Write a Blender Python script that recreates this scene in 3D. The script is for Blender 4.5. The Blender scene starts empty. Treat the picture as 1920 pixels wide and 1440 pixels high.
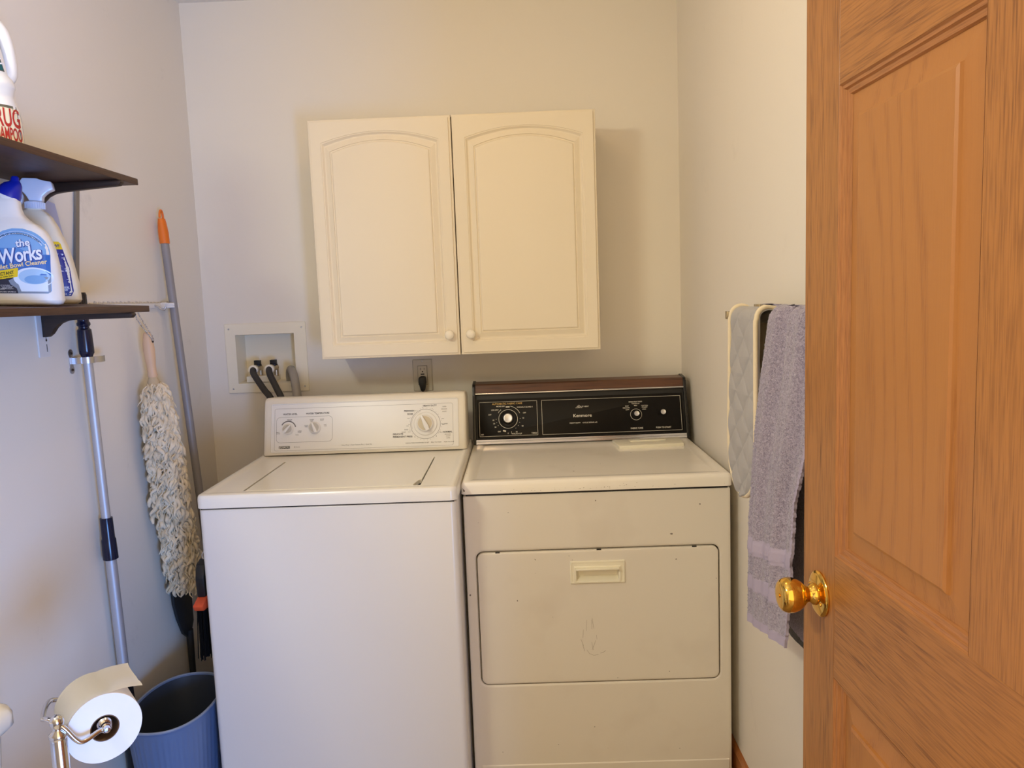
import bpy, bmesh, math, random
from mathutils import Vector, Matrix, noise
random.seed(7)
PI = math.pi
scene = bpy.context.scene
C = scene.collection

# ------------------------------------------------------------------ camera, world, lights
def cam_setup():
    pos = Vector((1.1451, -2.7691, 1.3809)); yaw, pitch, roll, f = 0.0143, 0.1115, -0.0377, 1433.3
    cy, sy, cp, sp, cr, sr = math.cos(yaw), math.sin(yaw), math.cos(pitch), math.sin(pitch), math.cos(roll), math.sin(roll)
    r = Vector((cy, sy, 0)); fw = Vector((-sy*cp, cy*cp, -sp)); u = r.cross(fw)
    r2 = cr*r + sr*u; u2 = -sr*r + cr*u
    cd = bpy.data.cameras.new('camera'); o = bpy.data.objects.new('camera', cd); C.objects.link(o)
    M = Matrix((r2, u2, -fw)).transposed().to_4x4(); M.translation = pos; o.matrix_world = M
    cd.sensor_fit = 'HORIZONTAL'; cd.sensor_width = 36; cd.lens = 36*f/1920; cd.clip_start = 0.02
    scene.camera = o
cam_setup()
scene.view_settings.view_transform = 'Standard'
scene.view_settings.look = 'None'
scene.view_settings.gamma = 1
scene.view_settings.use_curve_mapping = False
scene.view_settings.exposure = 0.0
w = bpy.data.worlds.new('world'); scene.world = w; w.use_nodes = True
w.node_tree.nodes['Background'].inputs[0].default_value = (1.0, 0.74, 0.39, 1)
w.node_tree.nodes['Background'].inputs[1].default_value = 2.0

def lamp(name, kind, loc, energy, col, size=.1, target=None, sizey=None):
    l = bpy.data.lights.new(name, kind); l.energy = energy; l.color = col
    if kind == 'POINT': l.shadow_soft_size = size
    if kind == 'AREA':
        l.size = size
        if sizey: l.shape = 'RECTANGLE'; l.size_y = sizey
    o = bpy.data.objects.new(name, l); C.objects.link(o); o.location = loc
    if target: o.rotation_euler = (Vector(target)-Vector(loc)).to_track_quat('-Z', 'Y').to_euler()
    return o
lamp('vanity_lamp', 'AREA', (.06, -2.15, 2.05), 12.2, (1.0, .965, .74), .45, (1.7, -1.5, 1.2), .14)
lamp('vanity_bulb', 'POINT', (.16, -2.15, 2.05), 2.4, (1.0, .93, .74), .05)
lamp('ceiling_lamp', 'POINT', (.90, -1.18, 2.33), 4.2, (1, .62, .26), .07)
lamp('hall_daylight', 'AREA', (2.42, -4.1, .50), 116, (.14, .40, 1.0), .9, (.1, -1.0, 1.1))

# ------------------------------------------------------------------ helpers
def lin(c):
    c = c/255.0
    return c/12.92 if c <= .04045 else ((c+.055)/1.055)**2.4
def rgb(r, g, b): return (lin(r), lin(g), lin(b), 1)
MATS = {}
def mat(name, col, rough=.5, metal=0, bump=None, var=None, spec=.5, coat=0, trans=0, sheen=0):
    m = bpy.data.materials.new(name); m.use_nodes = True; nt = m.node_tree; b = nt.nodes['Principled BSDF']
    b.inputs['Base Color'].default_value = rgb(*col); b.inputs['Roughness'].default_value = rough; b.inputs['Metallic'].default_value = metal
    b.inputs['Specular IOR Level'].default_value = spec
    b.inputs['Coat Weight'].default_value = coat; b.inputs['Coat Roughness'].default_value = .1
    b.inputs['Transmission Weight'].default_value = trans
    if sheen: b.inputs['Sheen Weight'].default_value = sheen; b.inputs['Sheen Roughness'].default_value = .6
    tc = nt.nodes.new('ShaderNodeTexCoord')
    if var:   # (scale, other colour, lo, hi)
        n = nt.nodes.new('ShaderNodeTexNoise'); n.inputs['Scale'].default_value = var[0]; n.inputs['Detail'].default_value = 5
        r = nt.nodes.new('ShaderNodeMapRange'); r.inputs[1].default_value = var[2]; r.inputs[2].default_value = var[3]
        x = nt.nodes.new('ShaderNodeMix'); x.data_type = 'RGBA'; x.inputs[6].default_value = rgb(*col); x.inputs[7].default_value = rgb(*var[1])
        nt.links.new(tc.outputs['Object'], n.inputs['Vector']); nt.links.new(n.outputs[0], r.inputs[0]); nt.links.new(r.outputs[0], x.inputs[0]); nt.links.new(x.outputs[2], b.inputs['Base Color'])
    if bump:  # (scale, strength, distance)
        n = nt.nodes.new('ShaderNodeTexNoise'); n.inputs['Scale'].default_value = bump[0]; n.inputs['Detail'].default_value = 3
        q = nt.nodes.new('ShaderNodeBump'); q.inputs['Strength'].default_value = bump[1]; q.inputs['Distance'].default_value = bump[2]
        nt.links.new(tc.outputs['Object'], n.inputs['Vector']); nt.links.new(n.outputs[0], q.inputs['Height']); nt.links.new(q.outputs[0], b.inputs['Normal'])
    MATS[name] = m
    return m

def oak(name, axis, seedoff=0, cathedral=False, base=(176, 118, 60), dark=(104, 60, 25), gs=1.0, rough=.38):
    """procedural oak; grain runs along axis ('X','Y','Z') of the object's own coordinates"""
    m = bpy.data.materials.new(name); m.use_nodes = True; nt = m.node_tree; N = nt.nodes; L = nt.links; b = N['Principled BSDF']
    tc = N.new('ShaderNodeTexCoord'); mp = N.new('ShaderNodeMapping')
    s = {'X': (1.1, 26, 26), 'Y': (26, 1.1, 26), 'Z': (26, 26, 1.1)}[axis]
    mp.inputs['Scale'].default_value = s; mp.inputs['Location'].default_value = (seedoff, seedoff*1.7, seedoff*.6)
    L.new(tc.outputs['Object'], mp.inputs['Vector'])
    n1 = N.new('ShaderNodeTexNoise'); n1.inputs['Scale'].default_value = 1.0*gs; n1.inputs['Detail'].default_value = 4; n1.inputs['Distortion'].default_value = 0
    n2 = N.new('ShaderNodeTexNoise'); n2.inputs['Scale'].default_value = 17*gs; n2.inputs['Detail'].default_value = 2
    L.new(mp.outputs[0], n1.inputs['Vector']); L.new(mp.outputs[0], n2.inputs['Vector'])
    # growth rings
    mp2 = N.new('ShaderNodeMapping'); k = {'X': (.25, 5, 5), 'Y': (5, .25, 5), 'Z': (5, 5, .25)}[axis]
    if cathedral: k = {'X': (.8, 4.2, 4.2), 'Y': (4.2, .8, 4.2), 'Z': (4.2, 4.2, .8)}[axis]
    mp2.inputs['Scale'].default_value = k; mp2.inputs['Location'].default_value = (seedoff*.3, seedoff*.7, seedoff)
    L.new(tc.outputs['Object'], mp2.inputs['Vector'])
    n3 = N.new('ShaderNodeTexNoise'); n3.inputs['Scale'].default_value = 1.0; n3.inputs['Detail'].default_value = 1.5; n3.inputs['Roughness'].default_value = .35
    L.new(mp2.outputs[0], n3.inputs['Vector'])
    mul = N.new('ShaderNodeMath'); mul.operation = 'MULTIPLY'; mul.inputs[1].default_value = 95 if cathedral else 70; L.new(n3.outputs[0], mul.inputs[0])
    sn = N.new('ShaderNodeMath'); sn.operation = 'SINE'; L.new(mul.outputs[0], sn.inputs[0])
    r3 = N.new('ShaderNodeMapRange'); r3.inputs[1].default_value = .1; r3.inputs[2].default_value = 1.0; L.new(sn.outputs[0], r3.inputs[0])
    r2 = N.new('ShaderNodeMapRange'); r2.inputs[1].default_value = .42; r2.inputs[2].default_value = .72; L.new(n2.outputs[0], r2.inputs[0])
    # rings show as rows of pores: pores everywhere, denser along the rings
    w1 = N.new('ShaderNodeMath'); w1.operation = 'MULTIPLY_ADD'; L.new(r3.outputs[0], w1.inputs[0]); w1.inputs[1].default_value = .80 if cathedral else .22; w1.inputs[2].default_value = .18 if cathedral else .46
    pr = N.new('ShaderNodeMath'); pr.operation = 'MULTIPLY'; L.new(w1.outputs[0], pr.inputs[0]); L.new(r2.outputs[0], pr.inputs[1])
    r1 = N.new('ShaderNodeMapRange'); r1.inputs[1].default_value = .25; r1.inputs[2].default_value = .8; r1.inputs[4].default_value = .20; L.new(n1.outputs[0], r1.inputs[0])
    rg = N.new('ShaderNodeMath'); rg.operation = 'MULTIPLY_ADD'; L.new(r3.outputs[0], rg.inputs[0]); rg.inputs[1].default_value = .20 if cathedral else .06; L.new(r1.outputs[0], rg.inputs[2])
    ad = N.new('ShaderNodeMath'); ad.operation = 'ADD'; L.new(pr.outputs[0], ad.inputs[0]); L.new(rg.outputs[0], ad.inputs[1])
    cl = N.new('ShaderNodeClamp'); L.new(ad.outputs[0], cl.inputs[0])
    x = N.new('ShaderNodeMix'); x.data_type = 'RGBA'; x.inputs[6].default_value = rgb(*base); x.inputs[7].default_value = rgb(*dark)
    L.new(cl.outputs[0], x.inputs[0]); L.new(x.outputs[2], b.inputs['Base Color'])
    bp = N.new('ShaderNodeBump'); bp.inputs['Strength'].default_value = .12; bp.inputs['Distance'].default_value = .001; bp.invert = True
    L.new(pr.outputs[0], bp.inputs['Height']); L.new(bp.outputs[0], b.inputs['Normal'])
    b.inputs['Roughness'].default_value = rough
    return m

WALLC = (238, 231, 219)
def wall_mat(name, scuffs=0.0, col=WALLC):
    m = mat(name, col, .55, bump=(90, .12, .0015), spec=.35)
    if scuffs:
        nt = m.node_tree; b = nt.nodes['Principled BSDF']; tc = nt.nodes.new('ShaderNodeTexCoord')
        n = nt.nodes.new('ShaderNodeTexNoise'); n.inputs['Scale'].default_value = 5; n.inputs['Detail'].default_value = 8; n.inputs['Roughness'].default_value = .75
        r = nt.nodes.new('ShaderNodeMapRange'); r.inputs[1].default_value = .60; r.inputs[2].default_value = .80; r.inputs[4].default_value = scuffs
        x = nt.nodes.new('ShaderNodeMix'); x.data_type = 'RGBA'; x.inputs[6].default_value = rgb(*col); x.inputs[7].default_value = rgb(120, 112, 104)
        nt.links.new(tc.outputs['Object'], n.inputs['Vector']); nt.links.new(n.outputs[0], r.inputs[0]); nt.links.new(r.outputs[0], x.inputs[0]); nt.links.new(x.outputs[2], b.inputs['Base Color'])
    return m
def enamel(name, col, chips=0.0, rough=.28, chipcol=(70, 50, 35), chipscale=60):
    m = mat(name, col, rough, spec=.5)
    if chips:
        nt = m.node_tree; b = nt.nodes['Principled BSDF']; tc = nt.nodes.new('ShaderNodeTexCoord')
        n = nt.nodes.new('ShaderNodeTexNoise'); n.inputs['Scale'].default_value = chipscale; n.inputs['Detail'].default_value = 2
        n2 = nt.nodes.new('ShaderNodeTexNoise'); n2.inputs['Scale'].default_value = 4; n2.inputs['Detail'].default_value = 4
        r = nt.nodes.new('ShaderNodeMapRange'); r.inputs[1].default_value = .775; r.inputs[2].default_value = .79; r.inputs[4].default_value = chips
        r2 = nt.nodes.new('ShaderNodeMapRange'); r2.inputs[1].default_value = .55; r2.inputs[2].default_value = .85; r2.inputs[4].default_value = .22
        x = nt.nodes.new('ShaderNodeMix'); x.data_type = 'RGBA'; x.inputs[6].default_value = rgb(*col); x.inputs[7].default_value = rgb(*chipcol)
        x2 = nt.nodes.new('ShaderNodeMix'); x2.data_type = 'RGBA'; x2.inputs[7].default_value = rgb(150, 120, 90)
        nt.links.new(tc.outputs['Object'], n.inputs['Vector']); nt.links.new(n.outputs[0], r.inputs[0]); nt.links.new(r.outputs[0], x.inputs[0])
        nt.links.new(tc.outputs['Object'], n2.inputs['Vector']); nt.links.new(n2.outputs[0], r2.inputs[0]); nt.links.new(r2.outputs[0], x2.inputs[0])
        nt.links.new(x.outputs[2], x2.inputs[6]); nt.links.new(x2.outputs[2], b.inputs['Base Color'])
    return m

def link(name, me, m, parent=None, smooth=None, label=None):
    o = bpy.data.objects.new(name, me); C.objects.link(o)
    if m: me.materials.append(m)
    if smooth is not None:
        me.shade_smooth()
        if smooth < 180: me.set_sharp_from_angle(angle=math.radians(smooth))
    if parent: o.parent = parent
    if label: o['label'] = label
    return o
class MB:
    """collects shapes into one mesh"""
    def __init__(s): s.bm = bmesh.new()
    def add(s, t, M=None):
        if M is not None: bmesh.ops.transform(t, matrix=M, verts=t.verts)
        me = bpy.data.meshes.new('t'); t.to_mesh(me); t.free(); s.bm.from_mesh(me); bpy.data.meshes.remove(me); return s
    def box(s, x0, x1, y0, y1, z0, z1, bev=0, seg=2, M=None):
        t = bmesh.new(); bmesh.ops.create_cube(t, size=1)
        for v in t.verts: v.co = Vector(((x0+x1)/2+v.co.x*(x1-x0), (y0+y1)/2+v.co.y*(y1-y0), (z0+z1)/2+v.co.z*(z1-z0)))
        if bev: bmesh.ops.bevel(t, geom=t.edges[:], offset=bev, segments=seg, profile=.5, affect='EDGES', clamp_overlap=True)
        return s.add(t, M)
    def rings(s, rings, cap0=False, cap1=False, closed=True, M=None):
        t = bmesh.new(); R = [[t.verts.new(p) for p in r] for r in rings]; n = len(R[0])
        for a, b in zip(R, R[1:]):
            for i in range(n if closed else n-1):
                j = (i+1) % n
                try: t.faces.new((a[i], a[j], b[j], b[i]))
                except ValueError: pass
        if cap0: t.faces.new(R[0][::-1])
        if cap1: t.faces.new(R[-1])
        bmesh.ops.recalc_face_normals(t, faces=t.faces[:])
        return s.add(t, M)
    def tube(s, pts, r, seg=10, cap=True):
        pts = [Vector(p) for p in pts]; n = len(pts); R = r if isinstance(r, (list, tuple)) else [r]*n
        out = []; up = None
        for i, p in enumerate(pts):
            d = (pts[min(i+1, n-1)]-pts[max(i-1, 0)]).normalized()
            if up is None: up = Vector((0, 0, 1)) if abs(d.z) < .9 else Vector((1, 0, 0))
            a = d.cross(up).normalized(); up = a.cross(d).normalized()
            out.append([p+R[i]*(math.cos(2*PI*k/seg)*a+math.sin(2*PI*k/seg)*up) for k in range(seg)])
        return s.rings(out, cap, cap)
    def lathe(s, prof, o=(0, 0, 0), axis=(0, 0, 1), seg=32):
        """prof: (radius, height) along axis"""
        a = Vector(axis).normalized(); q = a.to_track_quat('Z', 'Y').to_matrix(); o = Vector(o)
        rr = [[o+q @ Vector((max(r, 1e-5)*math.cos(2*PI*k/seg), max(r, 1e-5)*math.sin(2*PI*k/seg), h)) for k in range(seg)] for r, h in prof]
        return s.rings(rr, True, True)
    def prism(s, poly, f0, f1, bev=0, M=None):
        """poly 2D points mapped by f0 / f1 (front and back)"""
        t = bmesh.new(); a = [t.verts.new(f0(*p)) for p in poly]; b = [t.verts.new(f1(*p)) for p in poly]; n = len(a)
        t.faces.new(a); t.faces.new(b[::-1])
        for i in range(n): t.faces.new((a[i], b[i], b[(i+1) % n], a[(i+1) % n]))
        bmesh.ops.recalc_face_normals(t, faces=t.faces[:])
        if bev: bmesh.ops.bevel(t, geom=t.edges[:], offset=bev, segments=2, profile=.5, affect='EDGES', clamp_overlap=True)
        return s.add(t, M)
    def build(s, name, m, parent=None, smooth=35, label=None):
        me = bpy.data.meshes.new(name); s.bm.to_mesh(me); s.bm.free()
        return link(name, me, m, parent, smooth, label)
def thing(name, label, cat, loc=(0, 0, 0), group=None, rz=0):
    o = bpy.data.objects.new(name, None); C.objects.link(o); o.empty_display_size = .05
    o.location = loc; o.rotation_euler = (0, 0, rz); o['label'] = label; o['category'] = cat
    if group: o['group'] = group
    return o
def tag(o, label, cat, group=None):
    o['label'] = label; o['category'] = cat
    if group: o['group'] = group
    return o
def struct(o): o['kind'] = 'structure'; return o
def recentre(root, loc):
    """put an empty at loc while its children, built in world coordinates, stay where they are"""
    root.location = loc
    for ch in root.children: ch.location = ch.location-Vector(loc)
def rrect(x0, x1, z0, z1, r, n=6):
    """rounded rectangle, counter-clockwise, 4*(n+1) points"""
    out = []
    for cx, cz, a0 in ((x1-r, z0+r, -PI/2), (x1-r, z1-r, 0), (x0+r, z1-r, PI/2), (x0+r, z0+r, PI)):
        for k in range(n+1):
            a = a0+PI/2*k/n; out.append((cx+r*math.cos(a), cz+r*math.sin(a)))
    return out
def smoothstep(a, b, x):
    t = min(1, max(0, (x-a)/(b-a))); return t*t*(3-2*t)
def interp(tab, x):
    """tab: sorted rows (x, a, b..)"""
    if x <= tab[0][0]: return tab[0][1:]
    for p, q in zip(tab, tab[1:]):
        if x <= q[0]:
            t = (x-p[0])/(q[0]-p[0]); return tuple(p[i]+(q[i]-p[i])*t for i in range(1, len(p)))
    return tab[-1][1:]

class Print:
    """flat print on a surface: 2D shapes (u, v) mapped to 3D by f(u, v, h)"""
    def __init__(s, f): s.f = f; s.v = []; s.fc = []
    def poly(s, pts, h=.0004):
        k = len(s.v); s.v += [(p[0], p[1], h) for p in pts]; s.fc.append(tuple(range(k, k+len(pts)))); return s
    def rect(s, u0, u1, v0, v1, h=.0004): return s.poly([(u0, v0), (u1, v0), (u1, v1), (u0, v1)], h)
    def strip(s, A, B, h=.0004):
        for i in range(len(A)-1): s.poly([A[i], A[i+1], B[i+1], B[i]], h)
        return s
    def ring(s, u, v, r0, r1, a0=0, a1=360, n=40, h=.0004, sq=1):
        A = []; B = []
        for k in range(n+1):
            a = math.radians(a0+(a1-a0)*k/n); A.append((u+r0*math.cos(a), v+sq*r0*math.sin(a))); B.append((u+r1*math.cos(a), v+sq*r1*math.sin(a)))
        return s.strip(A, B, h)
    def outline(s, pts, w, h=.0004):
        n = len(pts)
        for i in range(n):
            a = Vector(pts[i]); b = Vector(pts[(i+1) % n]); d = (b-a)
            if d.length < 1e-7: continue
            q = Vector((-d.y, d.x)).normalized()*w/2; e = d.normalized()*w*.3
            s.poly([tuple(a-q-e), tuple(b-q+e), tuple(b+q+e), tuple(a+q-e)], h)
        return s
    def band(s, v0, v1, uL, uR, nv=10, nu=10, h=.0004):
        """curved patch between uL(v) and uR(v)"""
        for i in range(nv):
            a = v0+(v1-v0)*i/nv; b = v0+(v1-v0)*(i+1)/nv
            for j in range(nu):
                t0, t1 = j/nu, (j+1)/nu
                q = lambda v, t: (uL(v)+(uR(v)-uL(v))*t, v)
                s.poly([q(a, t0), q(a, t1), q(b, t1), q(b, t0)], h)
        return s
    def text(s, txt, u, v, size, align='CENTER', bold=0, rot=0, shear=0, sx=1, space=1, h=.0005, arc=None):
        c = bpy.data.curves.new('t', 'FONT'); c.body = txt; c.size = size; c.align_x = align; c.align_y = 'CENTER'; c.offset = bold*size; c.shear = shear
        c.resolution_u = 3; c.space_character = space
        o = bpy.data.objects.new('t', c); C.objects.link(o)
        me = bpy.data.meshes.new_from_object(o.evaluated_get(bpy.context.evaluated_depsgraph_get()))
        k = len(s.v); ca, sa = math.cos(rot), math.sin(rot)
        for q in me.vertices:
            x, y = q.co.x*sx, q.co.y
            if arc:
                a = x/arc; R = arc+y; x, y = R*math.sin(a), R*math.cos(a)-arc
            s.v.append((u+x*ca-y*sa, v+x*sa+y*ca, h))
        for p in me.polygons: s.fc.append(tuple(k+i for i in p.vertices))
        bpy.data.objects.remove(o); bpy.data.curves.remove(c); bpy.data.meshes.remove(me)
        return s
    def build(s, name, m, parent, label=None):
        me = bpy.data.meshes.new(name); me.from_pydata([s.f(*p) for p in s.v], [], s.fc); me.update()
        return link(name, me, m, parent, None, label)

# ------------------------------------------------------------------ materials
M_wall_b = wall_mat('wall_paint_back'); M_wall_l = wall_mat('wall_paint_left', .25); M_wall_r = wall_mat('wall_paint_right', .10)
M_ceil = mat('ceiling_paint', (240, 236, 228), .8)
M_floor = mat('vinyl_floor', (150, 128, 104), .4, var=(12, (120, 100, 80), .4, .65))
M_cab = mat('cream_cabinet_paint', (237, 225, 201), .5, spec=.3)
M_gap = mat('dark_gap', (60, 45, 30), .8)
M_knob = mat('porcelain_knob', (245, 236, 216), .12, coat=.5)
M_wash = enamel('washer_enamel', (230, 226, 220), 0.0, .25)
M_washtop_lit = enamel('washer_top_enamel_lit', (240, 236, 226), 0, .2)  # washer enamel lightened for the top, its lit sheen put into the colour
M_washpl = mat('washer_plastic', (232, 224, 206), .28)
M_panelw = mat('washer_panel_print', (233, 230, 223), .3)
M_dry = enamel('dryer_enamel', (230, 223, 210), .8, .3)
M_drytop_lit = enamel('dryer_top_enamel_lit', (246, 240, 228), .8, .17)  # dryer enamel paled on top; the reflected light sits in the base colour
M_ivory = mat('ivory_plastic', (240, 234, 212), .35)
M_black = mat('black_plastic', (24, 22, 22), .35)
M_panelk = mat('black_panel', (23, 20, 18), .30, var=(260, (100, 92, 80), .76, .82), spec=.15)
M_dark = mat('dark_plastic', (16, 15, 16), .5)
M_chrome = mat('chrome', (214, 214, 218), .14, 1)
M_steel = mat('brushed_metal', (205, 205, 208), .35, 1)
M_grey_tx = mat('grey_print', (120, 116, 110), .6)
M_dgrey_tx = mat('dark_grey_print', (62, 58, 54), .6)
M_white_tx = mat('white_print', (225, 220, 205), .5)
M_wood_strip = oak('woodgrain_laminate', 'X', 3.1, base=(104, 66, 44), dark=(44, 25, 18), gs=.45, rough=.35)
M_walnut = oak('dark_stained_wood', 'Y', 1.3, base=(84, 54, 38), dark=(30, 18, 13), rough=.5)
M_walnut_shaded = oak('dark_stained_bracket_shaded', 'X', 2.3, base=(54, 36, 26), dark=(30, 20, 15), rough=.5)  # darker than the board: shadow under the shelf mixed into the bracket colour
M_pipe = mat('box_plastic', (246, 238, 216), .45)
M_rubber = mat('black_rubber_hose', (52, 50, 48), .55)
M_ghose = mat('grey_hose', (158, 152, 142), .55)
M_brass = mat('polished_brass', (238, 190, 88), .10, 1)
M_alu = mat('satin_aluminium', (196, 197, 202), .5, .6)
M_navy = mat('navy_plastic', (18, 22, 48), .22)
M_gpole = mat('grey_painted_pole', (146, 142, 142), .4)
M_orange = mat('orange_plastic', (232, 118, 30), .4)
M_wool = mat('wool_yarn', (238, 224, 196), .95, var=(30, (214, 196, 162), .4, .7), sheen=.2)
M_wooll = mat('pale_wood_handle', (224, 188, 152), .5)
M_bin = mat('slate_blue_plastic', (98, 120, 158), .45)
M_bin_shaded = mat('bin_inside_shaded', (52, 60, 74), .55)  # darker copy of the bin plastic, with the inner shade painted in
M_paper = mat('tissue_paper', (244, 240, 236), .95, bump=(60, .3, .001))
M_card = mat('brown_card', (110, 84, 62), .9)
M_hdpe = mat('white_bottle_plastic', (238, 236, 230), .32, spec=.45)
M_cream = mat('cream_bottle_plastic', (238, 230, 208), .35)
M_capblue = mat('cobalt_blue_cap', (14, 34, 160), .3)
M_clear = mat('pale_spray_plastic', (222, 228, 244), .22)
M_ceramic = mat('toilet_ceramic', (232, 222, 204), .15, coat=.5)
M_whitepl = mat('white_painted_metal', (232, 230, 228), .4)
M_greystrip = mat('dull_grey_metal', (140, 134, 126), .45, .5)
M_sheet = mat('pale_card', (198, 200, 228), .6)

# terry cloth
def terry(name, col, other):
    m = mat(name, col, .95, sheen=.4); nt = m.node_tree; b = nt.nodes['Principled BSDF']
    tc = nt.nodes.new('ShaderNodeTexCoord'); n = nt.nodes.new('ShaderNodeTexNoise'); n.inputs['Scale'].default_value = 280; n.inputs['Detail'].default_value = 3; n.inputs['Distortion'].default_value = 1.2
    r = nt.nodes.new('ShaderNodeMapRange'); r.inputs[1].default_value = .38; r.inputs[2].default_value = .62
    x = nt.nodes.new('ShaderNodeMix'); x.data_type = 'RGBA'; x.inputs[6].default_value = rgb(*other); x.inputs[7].default_value = rgb(*col)
    q = nt.nodes.new('ShaderNodeBump'); q.inputs['Strength'].default_value = .9; q.inputs['Distance'].default_value = .003
    nt.links.new(tc.outputs['Object'], n.inputs['Vector']); nt.links.new(n.outputs[0], r.inputs[0]); nt.links.new(r.outputs[0], x.inputs[0]); nt.links.new(x.outputs[2], b.inputs['Base Color'])
    nt.links.new(n.outputs[0], q.inputs['Height']); nt.links.new(q.outputs[0], b.inputs['Normal'])
    return m
M_terry = terry('lilac_terry', (182, 172, 192), (134, 124, 146))
M_terryflat = mat('lilac_woven_band', (180, 170, 192), .85, bump=(400, .4, .001))
M_terryk = terry('black_terry', (22, 17, 17), (9, 7, 7))
M_quilt = mat('grey_quilted_cotton', (170, 167, 166), .8, bump=(300, .15, .001), sheen=.2)
M_piping = mat('cream_piping', (236, 220, 188), .8, bump=(220, .3, .001))

# ------------------------------------------------------------------ room
W, H, FY = 1.7227, 2.44, -2.565
T = .1
bx0, bx1, bz0, bz1 = .107, .323, 1.085, 1.287      # recess of the supply box
m = MB()
m.box(-T, bx0, 0, T, 0, H).box(bx1, W+T, 0, T, 0, H).box(bx0, bx1, 0, T, 0, bz0).box(bx0, bx1, 0, T, bz1, H).box(bx0-.01, bx1+.01, T-.01, T, bz0-.01, bz1+.01)
struct(m.build('wall_back', M_wall_b, smooth=None))
struct(MB().box(-T, 0, FY-T, 0, 0, H).build('wall_left', M_wall_l, smooth=None))
struct(MB().box(W, W+T, FY-T, 0, 0, H).build('wall_right', M_wall_r, smooth=None))
struct(MB().box(-T, W+T, FY-T, T, H, H+T).build('ceiling', M_ceil, smooth=None))
struct(MB().box(-1.5, 3.5, -5.5, T, -T, 0).build('floor', M_floor, smooth=None))
DX0, DX1 = .69, 1.625
m = MB().box(0, DX0, FY-T, FY, 0, H).box(DX1, W, FY-T, FY, 0, H).box(DX0, DX1, FY-T, FY, 2.05, H)
struct(m.build('wall_front', wall_mat('wall_paint_front'), smooth=None))
M_oakz = oak('oak_trim_vertical', 'Z', 5.2); M_oaky = oak('oak_trim_y', 'Y', 4.1, base=(176, 112, 62), dark=(128, 74, 38))
struct(MB().prism([(0, 0), (.012, 0), (.012, .075), (.006, .083), (0, .086)], lambda a, b: (W-a, FY, b), lambda a, b: (W-a, 0, b)).build('baseboard_right', M_oaky, smooth=None))
struct(MB().prism([(0, 0), (.012, 0), (.012, .075), (.006, .083), (0, .086)], lambda a, b: (a, -.0, b), lambda a, b: (a, FY, b)).build('baseboard_left', M_oaky, smooth=None))

# ------------------------------------------------------------------ door (open against the right side)
TH = math.radians(88)
dd = Vector((math.cos(TH), -math.sin(TH), 0)); dn = Vector((-math.sin(TH), -math.cos(TH), 0))   # dd: latch to hinge; dn: out of the visible face
DO = Vector((1.580, -1.592, 0))
door = bpy.data.objects.new('door_1', None); C.objects.link(door); struct(door)
door.location = DO; door.rotation_euler = (0, 0, math.atan2(dd.y, dd.x))
# in door space: x = from latch to hinge, y = into the door thickness is +y?  (local y = z cross x)
LY = Vector((0, 0, 1)).cross(dd)
YS = 1 if LY.dot(dn) < 0 else -1       # +1: local +y goes away from the viewer, into the door
DW, DH, DT, Z0 = .950, 2.032, .035, .012
def dp(x, d, z): return (x, YS*d, z)
S, ML = .109, .112
pw = (DW-2*S-ML)/2
px = [(S, S+pw), (S+pw+ML, S+2*pw+ML)]
pz = [(.235, .812), (.996, 1.648), (1.762, 1.925)]
oz = [oak('oak_stile', 'Z', 1.1), oak('oak_stile_hinge', 'Z', 7.3), oak('oak_mullion', 'Z', 9.3)]
ox = [oak('oak_rail', 'X', 2.2+i*3.1) for i in range(4)]
def dbox(name, x0, x1, z0, z1, m):
    t = MB().box(x0, x1, min(0, YS*DT), max(0, YS*DT), z0, z1, .0006, 1); t.build(name, m, door, None)
dbox('stile', 0, S, Z0, Z0+DH, oz[0]); dbox('stile', DW-S, DW, Z0, Z0+DH, oz[1])
zr = [(Z0, pz[0][0]), (pz[0][1], pz[1][0]), (pz[1][1], pz[2][0]), (pz[2][1], Z0+DH)]
for i, (a, b) in enumerate(zr): dbox('rail', S, DW-S, a, b, ox[i])
for i, (a, b) in enumerate(pz): dbox('mullion', S+pw, S+pw+ML, a, b, oz[2])
M_stick = oak('oak_moulding', 'Z', 3.7, base=(178, 120, 70), dark=(118, 70, 36), gs=1.6)
M_stickx = oak('oak_moulding_cross', 'X', 3.7, base=(178, 120, 70), dark=(118, 70, 36), gs=1.6)
oz2 = [oak('oak_panel', 'Z', 4.4+i*2.7, cathedral=True, dark=(158, 102, 52)) for i in range(2)]
prof = [(0, 0), (.002, .003), (.006, .0035), (.008, .007), (.014, .0085), (.016, .012)]
for i, (x0, x1) in enumerate(px):
    for j, (z0, z1) in enumerate(pz):
        def rect(ins, d): return [dp(x0+ins, d, z0+ins), dp(x1-ins, d, z0+ins), dp(x1-ins, d, z1-ins), dp(x0+ins, d, z1-ins)]
        # four lengths of moulding, mitred
        R = [rect(a, b) for a, b in prof]
        for side in range(4):
            t = bmesh.new(); k = side; n = (side+1) % 4
            vv = [[t.verts.new(r[k]), t.verts.new(r[n])] for r in R]
            for a, b in zip(vv, vv[1:]): t.faces.new((a[0], a[1], b[1], b[0]))
            mb = MB(); mb.add(t); mb.build('moulding', M_stickx if side in (0, 2) else M_stick, door, 30)
        pr_ = [(.012, .0125), (.016, .0122), (.046, .0075), (.0475, .0040), (.0515, .0022)]
        if z1-z0 < .3: pr_ = [(.012, .0125), (.016, .0122), (.038, .0075), (.0395, .0040), (.0435, .0022)]
        mb = MB(); mb.rings([rect(a, b) for a, b in pr_], False, True)
        mb.rings([rect(.012, .0125), rect(.012, .022)], False, True)
        mb.build('raised_panel', oz2[i], door, 12)
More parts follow.
